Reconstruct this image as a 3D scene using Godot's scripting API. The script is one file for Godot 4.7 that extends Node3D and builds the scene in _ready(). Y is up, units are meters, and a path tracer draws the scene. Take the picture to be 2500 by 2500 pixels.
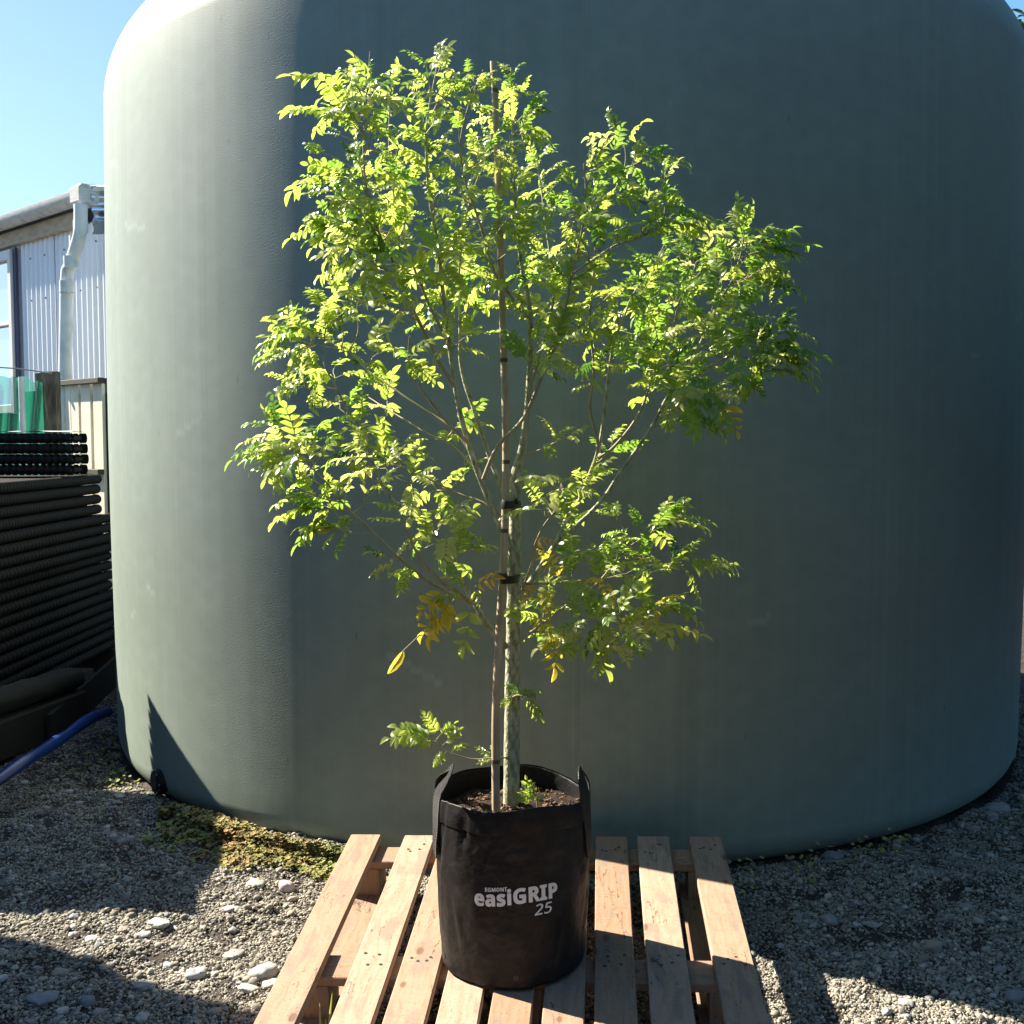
extends Node3D

const F := 2694.0
const CAM_H := 1.20
const PITCH := 0.06450
const SUN_EL := 0.663
const SUN_TRAVEL := Vector2(0.8915, 0.4531)      # x, z of the way the light goes over the ground
const TANK_C := Vector2(0.215, -4.895)
const TANK_R := 1.87

var rng := RandomNumberGenerator.new()
var bump_noise := FastNoiseLite.new()
var warp_noise := FastNoiseLite.new()
var M := {}
var names := {}

# ------------------------------------------------------------------ mesh builder
class MB:
	var v := PackedVector3Array()
	var n := PackedVector3Array()
	var uv := PackedVector2Array()
	var c := PackedColorArray()
	var i := PackedInt32Array()
	var col := Color(1, 1, 1)
	func vert(p: Vector3, nn: Vector3, u := Vector2.ZERO) -> int:
		v.append(p); n.append(nn); uv.append(u); c.append(col)
		return v.size() - 1
	func tri(a: int, b: int, d: int) -> void:
		# wound clockwise as seen from the side the normals point to
		var g := (v[b] - v[a]).cross(v[d] - v[a])
		if g.dot(n[a] + n[b] + n[d]) > 0.0:
			i.append(a); i.append(d); i.append(b)
		else:
			i.append(a); i.append(b); i.append(d)
	func flat(pts: Array, uvs := []) -> void:
		var nn: Vector3 = (pts[1] - pts[0]).cross(pts[2] - pts[0]).normalized()
		var s := v.size()
		for k in pts.size():
			vert(pts[k], nn, uvs[k] if uvs.size() else Vector2(pts[k].x, pts[k].z))
		for k in range(1, pts.size() - 1):
			i.append(s); i.append(s + k + 1); i.append(s + k)
	func grid(rows: Array, wrap: bool, flip := false, uvs := []) -> void:
		# rows: array of PackedVector3Array, smooth normals
		var nr := rows.size()
		var nc: int = rows[0].size()
		var s := v.size()
		for r in nr:
			for k in nc:
				var p: Vector3 = rows[r][k]
				var a: Vector3 = rows[min(r + 1, nr - 1)][k] - rows[max(r - 1, 0)][k]
				var k1 := (k + 1) % nc if wrap else mini(k + 1, nc - 1)
				var k0 := (k - 1 + nc) % nc if wrap else maxi(k - 1, 0)
				var b: Vector3 = rows[r][k1] - rows[r][k0]
				if b.length_squared() < 1e-14:
					var rr := mini(r + 1, nr - 1) if r == 0 else r - 1
					b = rows[rr][k1] - rows[rr][k0]
				var nn := a.cross(b).normalized()
				if flip: nn = -nn
				vert(p, nn, uvs[r][k] if uvs.size() else Vector2(float(k) / nc, float(r) / nr))
		var last := nc if wrap else nc - 1
		for r in nr - 1:
			for k in last:
				var a := s + r * nc + k
				var b := s + r * nc + (k + 1) % nc
				var d := a + nc
				var e := b + nc
				tri(a, b, e)
				tri(a, e, d)
	func tube(path: Array, rad: Array, sides: int, caps := true, ul := 1.0) -> void:
		var rows := []
		var uvs := []
		var up := Vector3(0.31, 0.2, 0.93)
		var long := 0.0
		for k in path.size():
			var t: Vector3 = (path[min(k + 1, path.size() - 1)] - path[max(k - 1, 0)]).normalized()
			var sx := up.cross(t)
			if sx.length() < 0.05: sx = Vector3(0, 1, 0).cross(t)
			sx = sx.normalized()
			var sy := t.cross(sx).normalized()
			if k > 0: long += (path[k] - path[k - 1]).length()
			var row := PackedVector3Array()
			var ur := PackedVector2Array()
			for q in sides:
				var a := TAU * q / sides
				row.append(path[k] + (sx * cos(a) + sy * sin(a)) * rad[k])
				ur.append(Vector2(float(q) / sides, long * ul))
			rows.append(row); uvs.append(ur)
		# outward normals
		var s := v.size()
		for r in rows.size():
			for q in sides:
				vert(rows[r][q], (rows[r][q] - path[r]).normalized(), uvs[r][q])
		for r in rows.size() - 1:
			for q in sides:
				var a := s + r * sides + q
				var b := s + r * sides + (q + 1) % sides
				tri(a, b, b + sides)
				tri(a, b + sides, a + sides)
		if caps:
			for e in [0, rows.size() - 1]:
				var dirn: Vector3 = (path[0] - path[1]).normalized() if e == 0 else (path[e] - path[e - 1]).normalized()
				var m := vert(path[e], dirn, Vector2(0.5, 0.5))
				var f := v.size()
				for q in sides: vert(rows[e][q], dirn, Vector2(0.5, 0.5) + Vector2(cos(TAU * q / sides), sin(TAU * q / sides)) * 0.2)
				for q in sides: tri(m, f + q, f + (q + 1) % sides)
	func profile_bar(o: Vector3, ax: Vector3, ay: Vector3, az: Vector3, lx: float, ly: float, lz: float, ch := 0.002, uvo := Vector2.ZERO, uvs := Vector2(1, 1)) -> void:
		# bar with chamfered long edges; ax is the long axis; o is the middle of the bar
		var hy := ly / 2; var hz := lz / 2
		var pr := [Vector2(hy - ch, hz), Vector2(hy, hz - ch), Vector2(hy, -hz + ch), Vector2(hy - ch, -hz), Vector2(-hy + ch, -hz), Vector2(-hy, -hz + ch), Vector2(-hy, hz - ch), Vector2(-hy + ch, hz)]
		var run := 0.0
		for k in 8:
			var a: Vector2 = pr[k]; var b: Vector2 = pr[(k + 1) % 8]
			var e := (b - a)
			var nn := (ay * e.y - az * e.x).normalized()
			if nn.dot(ay * (a.x + b.x) + az * (a.y + b.y)) < 0: nn = -nn
			var q := []
			for w in [[-1.0, a, run], [1.0, a, run], [1.0, b, run + e.length()], [-1.0, b, run + e.length()]]:
				var pp: Vector2 = w[1]
				q.append(vert(o + ax * (w[0] * lx / 2) + ay * pp.x + az * pp.y, nn, uvo + Vector2(w[0] * lx / 2 * uvs.x, w[2] * uvs.y)))
			tri(q[0], q[1], q[2]); tri(q[0], q[2], q[3])
			run += e.length()
		for sgn in [-1.0, 1.0]:
			var s := v.size()
			for k in 8:
				var pp: Vector2 = pr[k]
				vert(o + ax * (sgn * lx / 2) + ay * pp.x + az * pp.y, ax * sgn, uvo + Vector2(pp.x * uvs.x * 0.3, pp.y * uvs.y))
			for k in range(1, 7): tri(s, s + k, s + k + 1)
	func box(o: Vector3, sz: Vector3, ch := 0.003) -> void:
		profile_bar(o, Vector3.RIGHT, Vector3.UP, Vector3.BACK, sz.x, sz.y, sz.z, ch)
	func bar(a: Vector3, b: Vector3, w: float, h: float, ch := 0.003, up := Vector3.UP) -> void:
		var ax := (b - a).normalized()
		var az := ax.cross(up).normalized()
		var ay := az.cross(ax).normalized()
		profile_bar((a + b) / 2, ax, ay, az, (b - a).length(), h, w, ch)
	func add(o: MB, t: Transform3D) -> void:
		var s := v.size()
		var nb := t.basis.inverse().transposed()
		for k in o.v.size():
			v.append(t * o.v[k]); n.append((nb * o.n[k]).normalized()); uv.append(o.uv[k]); c.append(o.c[k])
		for k in o.i.size(): i.append(o.i[k] + s)
	func surface(mesh: ArrayMesh, mat: Material, two := false) -> void:
		if v.is_empty(): return
		for k in range(0, i.size(), 3):
			var p := i[k]; var q := i[k + 1]; var r := i[k + 2]
			if (v[q] - v[p]).cross(v[r] - v[p]).dot(n[p] + n[q] + n[r]) > 0.0:
				i[k + 1] = r; i[k + 2] = q
		var a := []
		a.resize(Mesh.ARRAY_MAX)
		a[Mesh.ARRAY_VERTEX] = v; a[Mesh.ARRAY_NORMAL] = n; a[Mesh.ARRAY_TEX_UV] = uv; a[Mesh.ARRAY_COLOR] = c; a[Mesh.ARRAY_INDEX] = i
		if two: a[Mesh.ARRAY_TEX_UV2] = uv
		mesh.add_surface_from_arrays(Mesh.PRIMITIVE_TRIANGLES, a)
		mesh.surface_set_material(mesh.get_surface_count() - 1, mat)
	func mesh(mat: Material) -> ArrayMesh:
		var m := ArrayMesh.new()
		surface(m, mat)
		return m

# ------------------------------------------------------------------ node helpers
func numbered(called: String) -> String:
	var k: int = names.get(called, 0)
	names[called] = k + 1
	return called if k == 0 else "%s_%03d" % [called, k]

func put(called: String, mesh: Mesh, parent: Node = null) -> MeshInstance3D:
	var o := MeshInstance3D.new()
	o.mesh = mesh
	if parent == null:
		o.name = numbered(called)
		add_child(o, true)
	else:
		o.name = called
		parent.add_child(o, true)
	return o

func thing(called: String, label: String, category: String, at := Vector3.ZERO, group := "") -> Node3D:
	var o := Node3D.new()
	o.name = numbered(called)
	add_child(o, true)
	o.position = at
	tag(o, label, category, group)
	return o

func tag(o: Node, label: String, category: String, group := "", kind := "") -> void:
	o.set_meta("label", label)
	o.set_meta("category", category)
	if group: o.set_meta("group", group)
	if kind: o.set_meta("kind", kind)

func at_px(px: float, py: float, depth: float) -> Vector3:
	# the point of the place that stands `depth` metres away (along -z) in that direction from the camera's spot
	var x := (px - 1250.0) / F
	var y := (1250.0 - py) / F
	var t := depth / (cos(PITCH) + y * sin(PITCH))
	return Vector3(x * t, CAM_H + t * (y * cos(PITCH) - sin(PITCH)), -depth)

func on_ground(px: float, py: float) -> Vector3:
	var lo := 1.2
	var hi := 9.0
	for k in 40:
		var m := (lo + hi) / 2
		var p := at_px(px, py, m)
		if p.y > gy(p.x, p.z): lo = m
		else: hi = m
	return at_px(px, py, lo)

func gy(x: float, z: float) -> float:
	var b := -0.022
	if z > -2.98: b -= 0.068 * minf(z + 2.98, 2.2)
	# a low bank against the foot of the tank on the sunny side
	var d := Vector2(x, z).distance_to(TANK_C) - TANK_R
	if x < -0.3 and x > -1.4:
		b += 0.035 * exp(-d * d / 0.02) * smoothstep(-1.4, -1.0, x) * smoothstep(-0.3, -0.6, x)
	var away := 1.0
	if x > -0.62 and x < 0.72 and z > -3.1: away = 0.15
	return b + away * (0.024 * bump_noise.get_noise_2d(x * 60.0, z * 60.0) + 0.012 * bump_noise.get_noise_2d(x * 230.0 + 50.0, z * 230.0))

# ------------------------------------------------------------------ materials
func srgb(r: float, g: float, b: float, a := 1.0) -> Color:
	return Color(r, g, b, a).linear_to_srgb()

func mat(r: float, g: float, b: float, rough := 0.8, spec := 0.5) -> StandardMaterial3D:
	var m := StandardMaterial3D.new()
	m.albedo_color = srgb(r, g, b)
	m.roughness = rough
	m.metallic_specular = spec
	return m

func noise_tex(size: int, freq: float, sd: int, stops: Array, oct := 4, kind := FastNoiseLite.TYPE_SIMPLEX_SMOOTH) -> ImageTexture:
	var fn := FastNoiseLite.new()
	fn.seed = sd
	fn.frequency = freq
	fn.noise_type = kind
	fn.fractal_octaves = oct
	var im := fn.get_seamless_image(size, size, false, false, 0.15, true)
	im.convert(Image.FORMAT_RGB8)
	var g := Gradient.new()
	g.offsets = PackedFloat32Array(stops.map(func(s): return s[0]))
	g.colors = PackedColorArray(stops.map(func(s): return srgb(s[1], s[2], s[3])))
	for y in size:
		for x in size:
			im.set_pixel(x, y, g.sample(im.get_pixel(x, y).r))
	return ImageTexture.create_from_image(im)

func grey_tex(size: int, freq: float, sd: int, oct := 4, kind := FastNoiseLite.TYPE_SIMPLEX_SMOOTH) -> ImageTexture:
	var fn := FastNoiseLite.new()
	fn.seed = sd
	fn.frequency = freq
	fn.noise_type = kind
	fn.fractal_octaves = oct
	var im := fn.get_seamless_image(size, size, false, false, 0.15, true)
	im.convert(Image.FORMAT_L8)
	return ImageTexture.create_from_image(im)

func tri_map(m: StandardMaterial3D, s: Vector3, world := true) -> void:
	m.uv1_triplanar = true
	m.uv1_world_triplanar = world
	m.uv1_scale = s

func wood_image(sd: int, w: int, h: int, base: Vector3, dark: Vector3, knots: int) -> ImageTexture:
	# grain runs along the picture's width
	var r := RandomNumberGenerator.new()
	r.seed = sd
	var fn := FastNoiseLite.new()
	fn.seed = sd
	fn.frequency = 0.012
	var fine := FastNoiseLite.new()
	fine.seed = sd + 9
	fine.frequency = 0.05
	fine.fractal_octaves = 3
	var kn := []
	for k in knots: kn.append(Vector3(r.randf() * w, r.randf_range(0.1, 0.9) * h, r.randf_range(4.0, 8.0)))
	var im := Image.create(w, h, false, Image.FORMAT_RGB8)
	for y in h:
		for x in w:
			var yy := float(y)
			var spot := 0.0
			for q in kn:
				var dx: float = (x - q.x) * 0.45
				var dy: float = y - q.y
				var d := sqrt(dx * dx + dy * dy)
				yy += signf(dy) * q.z * 2.2 * exp(-d * d / (q.z * q.z * 12.0))
				spot = maxf(spot, 1.0 - smoothstep(q.z * 0.55, q.z * 1.0, d))
			var warp := fn.get_noise_2d(x * 0.35, yy * 1.4) * 26.0
			var ring := 0.5 + 0.5 * sin((yy + warp) * 0.34)
			ring = pow(ring, 3.0)
			var fib := fine.get_noise_2d(x * 0.16, y * 3.0)
			var stain := fn.get_noise_2d(x * 0.5 + 700.0, y * 0.9)
			var t := clampf(0.30 * ring + 0.26 * fib + 0.12 + 0.28 * maxf(0.0, stain), 0.0, 1.0)
			var c := base.lerp(dark, t)
			# grey weathering, saw marks across the grain and dirt
			var wet := smoothstep(0.12, 0.45, fine.get_noise_2d(x * 0.12 + 300.0, y * 0.5) + 0.5 * stain)
			c = c.lerp(Vector3(0.22, 0.19, 0.16), 0.55 * wet)
			var saw := fine.get_noise_2d(x * 2.2 + y * 0.5, y * 0.12 + 900.0)
			c *= 1.0 + 0.07 * saw
			var crack := absf(fn.get_noise_2d(x * 0.22 + 1500.0, yy * 2.6 + warp * 0.3))
			var split := fn.get_noise_2d(x * 0.45 + 2600.0, y * 0.8)
			if crack < 0.018 and split > 0.16: c *= 0.45
			var speck := fine.get_noise_2d(x * 3.1 + 50.0, y * 3.1)
			if speck > 0.52: c *= 0.62
			if spot > 0.0: c = c.lerp(Vector3(0.16, 0.075, 0.035), spot * 0.75)
			im.set_pixel(x, y, srgb(c.x, c.y, c.z))
	return ImageTexture.create_from_image(im)

func leaf_mat(r: float, g: float, b: float, tr: float, tg: float, tb: float) -> StandardMaterial3D:
	var m := mat(r, g, b, 0.32, 0.6)
	m.backlight_enabled = true
	m.backlight = srgb(tr, tg, tb)
	m.cull_mode = BaseMaterial3D.CULL_DISABLED
	return m

func make_materials() -> void:
	# tank: pale grey-green polyethylene with a fine orange-peel skin, faint run marks
	var t := mat(1, 1, 1, 0.6, 0.38)
	t.albedo_texture = noise_tex(512, 0.006, 3, [[0.0, 0.258, 0.318, 0.288], [0.5, 0.280, 0.344, 0.312], [1.0, 0.304, 0.368, 0.334]], 5)
	t.heightmap_enabled = true
	t.heightmap_texture = grey_tex(512, 0.11, 8, 2)
	t.heightmap_scale = 0.04
	tri_map(t, Vector3(3.2, 3.2, 3.2))
	# run marks, specks and scuffs that stay on the skin
	var sw := 2048
	var shh := 256
	var stk := Image.create(sw, shh, false, Image.FORMAT_RGB8)
	var cn := FastNoiseLite.new()
	cn.seed = 91
	cn.frequency = 0.05
	cn.fractal_octaves = 4
	var ln := FastNoiseLite.new()
	ln.seed = 92
	ln.frequency = 0.012
	for y in shh:
		for x in sw:
			var run := cn.get_noise_2d(x * 1.3, y * 0.035) * 0.55 + cn.get_noise_2d(x * 4.0, y * 0.02 + 40.0) * 0.45
			var where := clampf(0.5 + 1.2 * ln.get_noise_2d(x * 0.8, y * 0.5), 0.0, 1.0)
			var v := 0.93 + 0.075 * run * where + 0.05 * ln.get_noise_2d(x * 0.3 + 900.0, y * 1.1)
			stk.set_pixel(x, y, Color(v, v, v * (0.985 + 0.03 * run * where)))
	var sr := RandomNumberGenerator.new()
	sr.seed = 93
	for k in 220:
		var x := sr.randi() % sw
		var y := sr.randi() % shh
		var d := 0.84 if sr.randf() < 0.6 else 1.0
		var c := stk.get_pixel(x, y)
		stk.set_pixel(x, y, Color(minf(c.r * d + (0.06 if d > 0.9 else 0.0), 1.0), minf(c.g * d + (0.06 if d > 0.9 else 0.0), 1.0), minf(c.b * d + (0.06 if d > 0.9 else 0.0), 1.0)))
	for k in 70:
		var x := sr.randf() * sw
		var y := sr.randf() * shh
		var a := sr.randf_range(-0.6, 0.6)
		for q in sr.randi_range(6, 34):
			var xi := int(x + cos(a) * q) % sw
			var yi := int(y + sin(a) * q * 0.25)
			if xi >= 0 and yi >= 0 and yi < shh: stk.set_pixel(xi, yi, Color(1.0, 1.0, 1.0))
	t.detail_enabled = true
	t.detail_blend_mode = BaseMaterial3D.BLEND_MODE_MUL
	t.detail_uv_layer = BaseMaterial3D.DETAIL_UV_2
	t.detail_albedo = ImageTexture.create_from_image(stk)
	M.tank = t
	M.streak = mat(0.30, 0.34, 0.31, 0.6)
	M.black_plastic = mat(0.012, 0.012, 0.014, 0.45)
	M.tray = mat(0.0060, 0.0060, 0.0070, 0.7, 0.32)
	# bag
	var b := mat(1, 1, 1, 0.52, 0.36)
	b.albedo_texture = noise_tex(256, 0.012, 21, [[0.0, 0.007, 0.007, 0.0075], [0.55, 0.012, 0.0115, 0.0115], [0.8, 0.020, 0.0185, 0.018], [1.0, 0.036, 0.034, 0.032]], 5)
	b.heightmap_enabled = true
	b.heightmap_texture = grey_tex(256, 0.02, 5, 5)
	b.heightmap_scale = 0.25
	tri_map(b, Vector3(5, 5, 5))
	M.bag = b
	var wv := Image.create(64, 64, false, Image.FORMAT_L8)
	for y in 64:
		for x in 64:
			var a := absf(sin(x * PI / 8.0)); var c := absf(sin(y * PI / 8.0))
			var o: float = a if (int(x / 8.0) + int(y / 8.0)) % 2 == 0 else c
			wv.set_pixel(x, y, Color(o, o, o))
	var s := mat(0.016, 0.016, 0.018, 0.4)
	s.heightmap_enabled = true
	s.heightmap_texture = ImageTexture.create_from_image(wv)
	s.heightmap_scale = 0.15
	s.uv1_scale = Vector3(1, 1, 1)
	M.strap = s
	s.albedo_color = srgb(0.010, 0.010, 0.011)
	M.print = mat(0.80, 0.80, 0.79, 0.6)
	var so := mat(1, 1, 1, 0.95, 0.3)
	so.albedo_texture = noise_tex(256, 0.05, 31, [[0.0, 0.008, 0.006, 0.005], [0.5, 0.030, 0.020, 0.014], [1.0, 0.075, 0.05, 0.035]], 4)
	tri_map(so, Vector3(6, 6, 6))
	M.soil = so
	M.chip = mat(0.10, 0.062, 0.038, 0.9)
	M.chip_pale = mat(0.20, 0.13, 0.085, 0.9)
	# wood
	var bases := [[Vector3(0.40, 0.278, 0.198), Vector3(0.29, 0.168, 0.100)], [Vector3(0.36, 0.235, 0.158), Vector3(0.26, 0.142, 0.082)], [Vector3(0.43, 0.318, 0.238), Vector3(0.32, 0.198, 0.128)], [Vector3(0.36, 0.250, 0.178), Vector3(0.24, 0.142, 0.088)]]
	for k in 4:
		var w := mat(1, 1, 1, 0.75, 0.35)
		w.albedo_texture = wood_image(40 + k, 1024, 128, bases[k][0], bases[k][1], 5)
		w.heightmap_enabled = true
		w.heightmap_texture = w.albedo_texture
		w.heightmap_scale = 0.05
		M["wood%d" % k] = w
	M.nail = mat(0.05, 0.042, 0.036, 0.5)
	M.block = mat(0.40, 0.205, 0.10, 0.85)
	# bark
	var bk := mat(1, 1, 1, 0.85, 0.3)
	bk.albedo_texture = noise_tex(256, 0.02, 51, [[0.0, 0.16, 0.17, 0.10], [0.40, 0.30, 0.315, 0.205], [0.56, 0.43, 0.44, 0.32], [1.0, 0.62, 0.61, 0.50]], 5)
	bk.heightmap_enabled = true
	bk.heightmap_texture = grey_tex(256, 0.04, 52, 4)
	bk.heightmap_scale = 0.2
	tri_map(bk, Vector3(15, 7, 15))
	M.bark = bk
	var tw := mat(1, 1, 1, 0.75, 0.35)
	tw.albedo_texture = noise_tex(128, 0.03, 53, [[0.0, 0.25, 0.215, 0.135], [0.5, 0.38, 0.335, 0.22], [1.0, 0.52, 0.47, 0.34]], 4)
	tri_map(tw, Vector3(8, 5, 8))
	M.twig = tw
	var cane := mat(1, 1, 1, 0.5, 0.4)
	cane.albedo_texture = noise_tex(256, 0.012, 57, [[0.0, 0.30, 0.225, 0.145], [0.5, 0.47, 0.37, 0.245], [1.0, 0.62, 0.52, 0.38]], 5)
	tri_map(cane, Vector3(9, 2.0, 9))
	M.cane = cane
	M.cane_node = mat(0.14, 0.09, 0.05, 0.7)
	M.tie = mat(0.012, 0.012, 0.014, 0.5)
	M.stalk = mat(0.30, 0.36, 0.13, 0.5)
	M.leaf0 = leaf_mat(0.150, 0.205, 0.048, 0.56, 0.74, 0.115)
	M.leaf1 = leaf_mat(0.175, 0.225, 0.058, 0.66, 0.81, 0.145)
	M.leaf2 = leaf_mat(0.110, 0.175, 0.040, 0.36, 0.60, 0.080)
	M.leaf3 = leaf_mat(0.235, 0.265, 0.100, 0.76, 0.85, 0.250)
	M.leaf4 = leaf_mat(0.040, 0.085, 0.022, 0.09, 0.22, 0.025)
	M.leaf5 = leaf_mat(0.46, 0.37, 0.050, 0.95, 0.80, 0.100)
	M.leaf6 = leaf_mat(0.46, 0.31, 0.070, 0.92, 0.62, 0.140)
	# ground
	var gr := mat(1, 1, 1, 0.95, 0.3)
	gr.albedo_texture = noise_tex(512, 0.02, 61, [[0.0, 0.030, 0.025, 0.020], [0.5, 0.060, 0.052, 0.043], [1.0, 0.105, 0.096, 0.082]], 6)
	gr.heightmap_enabled = true
	gr.heightmap_texture = grey_tex(512, 0.05, 62, 4)
	gr.heightmap_scale = 0.8
	tri_map(gr, Vector3(1.7, 1.7, 1.7))
	M.ground = gr
	var pb := mat(1, 1, 1, 0.85, 0.4)
	pb.vertex_color_use_as_albedo = true
	M.pebble = pb
	var tones := [[0.30, 0.29, 0.27], [0.40, 0.39, 0.365], [0.47, 0.46, 0.435], [0.36, 0.315, 0.25], [0.46, 0.405, 0.37], [0.235, 0.245, 0.26]]
	for k in 6:
		var c: Array = tones[k]
		var q := mat(1, 1, 1, 0.8, 0.4)
		q.albedo_texture = noise_tex(128, 0.02, 70 + k, [[0.0, c[0] * 0.68, c[1] * 0.68, c[2] * 0.66], [0.5, c[0], c[1], c[2]], [1.0, minf(c[0] * 1.22, 0.72), minf(c[1] * 1.22, 0.72), minf(c[2] * 1.22, 0.7)]], 5)
		tri_map(q, Vector3(9, 9, 9))
		M["stone%d" % k] = q
	var ms := mat(1, 1, 1, 0.8, 0.3)
	ms.vertex_color_use_as_albedo = true
	M.moss = ms
	# building
	M.steel = mat(0.76, 0.78, 0.80, 0.42, 0.5)
	M.steel_blue = mat(0.72, 0.73, 0.74, 0.16, 0.5)
	M.steel_blue.metallic = 0.9
	var pv := mat(1, 1, 1, 0.45, 0.5)
	pv.albedo_texture = noise_tex(256, 0.015, 81, [[0.0, 0.34, 0.37, 0.36], [0.4, 0.60, 0.64, 0.63], [1.0, 0.74, 0.77, 0.76]], 5)
	tri_map(pv, Vector3(2.4, 1.2, 2.4))
	M.pvc = pv
	var gut := mat(1, 1, 1, 0.5, 0.5)
	gut.albedo_texture = noise_tex(256, 0.02, 83, [[0.0, 0.22, 0.22, 0.20], [0.38, 0.42, 0.42, 0.40], [0.55, 0.52, 0.52, 0.50], [1.0, 0.60, 0.60, 0.58]], 6)
	tri_map(gut, Vector3(2, 9, 2))
	M.gutter = gut
	M.white_paint = mat(0.60, 0.61, 0.62, 0.5)
	M.navy = mat(0.03, 0.045, 0.10, 0.5)
	M.glass = mat(0.55, 0.60, 0.64, 0.03, 0.5)
	M.glass.metallic = 0.85
	M.screw = mat(0.10, 0.10, 0.11, 0.5)
	var cr := mat(1, 1, 1, 0.7, 0.4)
	cr.albedo_texture = noise_tex(128, 0.02, 85, [[0.0, 0.58, 0.55, 0.42], [0.5, 0.72, 0.70, 0.57], [1.0, 0.78, 0.77, 0.66]], 4)
	tri_map(cr, Vector3(3, 1, 3))
	M.cream = cr
	var gw := mat(1, 1, 1, 0.9, 0.3)
	gw.albedo_texture = noise_tex(128, 0.03, 86, [[0.0, 0.05, 0.044, 0.036], [0.5, 0.12, 0.108, 0.09], [1.0, 0.22, 0.205, 0.175]], 5)
	tri_map(gw, Vector3(6, 1.5, 6))
	M.grey_wood = gw
	var brw := mat(1, 1, 1, 0.8, 0.3)
	brw.albedo_texture = noise_tex(128, 0.03, 87, [[0.0, 0.30, 0.235, 0.155], [0.5, 0.48, 0.40, 0.29], [1.0, 0.60, 0.52, 0.40]], 5)
	tri_map(brw, Vector3(2, 6, 2))
	M.eave_wood = brw
	M.dark_wood = mat(0.022, 0.020, 0.017, 0.9)
	M.rail = mat(0.05, 0.055, 0.035, 0.8)
	var net := mat(0.015, 0.16, 0.11, 0.8, 0.3)
	net.transparency = BaseMaterial3D.TRANSPARENCY_ALPHA
	net.albedo_color.a = 0.62
	net.backlight_enabled = true
	net.backlight = srgb(0.02, 0.22, 0.14)
	net.cull_mode = BaseMaterial3D.CULL_DISABLED
	M.net = net
	M.wire = mat(0.22, 0.22, 0.23, 0.5)
	M.post_grey = mat(0.28, 0.32, 0.36, 0.5)
	M.lilac = mat(0.60, 0.60, 0.68, 0.6)
	var bl := mat(0.006, 0.036, 0.21, 0.3, 0.5)
	M.blue = bl
	M.weed = leaf_mat(0.10, 0.20, 0.03, 0.30, 0.60, 0.05)
	M.hedge = leaf_mat(0.022, 0.042, 0.013, 0.03, 0.06, 0.012)
	M.shed = mat(0.10, 0.12, 0.11, 0.6)

# ------------------------------------------------------------------ camera, sky, sun
func make_light() -> void:
	var cam := Camera3D.new()
	cam.name = "camera"
	add_child(cam)
	cam.position = Vector3(0, CAM_H, 0)
	cam.rotation = Vector3(-PITCH, 0, 0)
	cam.fov = rad_to_deg(2.0 * atan(1250.0 / F))
	cam.near = 0.05
	cam.far = 400.0
	cam.current = true
	var env := Environment.new()
	env.background_mode = Environment.BG_SKY
	env.tonemap_mode = Environment.TONE_MAPPER_LINEAR
	env.tonemap_exposure = 3.3
	env.sdfgi_enabled = true
	env.ssao_enabled = true
	env.ssil_enabled = true
	env.background_energy_multiplier = 0.28
	var to_sun := Vector3(-SUN_TRAVEL.x * cos(SUN_EL), sin(SUN_EL), -SUN_TRAVEL.y * cos(SUN_EL))
	var w := 512
	var h := 256
	var im := Image.create(w, h, false, Image.FORMAT_RGBF)
	for y in h:
		var el := (0.5 - (y + 0.5) / h) * PI
		for x in w:
			var az := (x + 0.5) / w * TAU
			var d := Vector3(sin(az) * cos(el), sin(el), -cos(az) * cos(el))
			var s := maxf(d.y, 0.0)
			var hz := Vector3(0.36, 0.98, 1.75)
			var zn := Vector3(0.030, 0.14, 0.46)
			var c := hz.lerp(zn, pow(s, 0.62))
			# haze scatters forward round the sun
			var th := acos(clampf(d.dot(to_sun), -1, 1))
			var g := exp(-th / 0.50)
			c += Vector3(1.0, 0.92, 0.80) * g * 2.3 * (0.25 + 1.6 * pow(1.0 - s, 4.0))
			if d.y < 0.0: c = Vector3(0.16, 0.16, 0.15)
			im.set_pixel(x, y, Color(c.x, c.y, c.z))
	var pm := PanoramaSkyMaterial.new()
	pm.panorama = ImageTexture.create_from_image(im)
	var sky := Sky.new()
	sky.sky_material = pm
	env.sky = sky
	var we := WorldEnvironment.new()
	we.name = "world"
	we.environment = env
	add_child(we)
	var sun := DirectionalLight3D.new()
	sun.name = "sun"
	add_child(sun)
	sun.look_at_from_position(Vector3.ZERO, -to_sun, Vector3.UP)
	sun.light_energy = 1.6
	sun.light_angular_distance = 0.5
	sun.light_color = Color(1.0, 0.955, 0.88)
	sun.shadow_enabled = true

# ------------------------------------------------------------------ ground
func lines(lo: float, hi: float, step: float, far: float) -> Array:
	var a := []
	var x := lo
	while x <= hi + 1e-6:
		a.append(x); x += step
	var s := step
	x = hi
	while x < far:
		s *= 1.6
		x += s
		a.append(x)
	s = step
	x = lo
	while x > -far:
		s *= 1.6
		x -= s
		a.push_front(x)
	return a

func make_ground() -> void:
	var xs := lines(-2.5, 2.3, 0.03, 120.0)
	var zs := lines(-5.2, -1.5, 0.03, 120.0)
	var rows := []
	for z in zs:
		var row := PackedVector3Array()
		for x in xs: row.append(Vector3(x, gy(x, z), z))
		rows.append(row)
	var mb := MB.new()
	mb.grid(rows, false)
	if mb.n[10].y < 0: 
		for k in mb.n.size(): mb.n[k] = -mb.n[k]
	var o := put("ground", mb.mesh(M.ground))
	o.set_meta("kind", "structure")
	o.set_meta("label", "grey gravelly ground around the tank and pallet")

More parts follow.
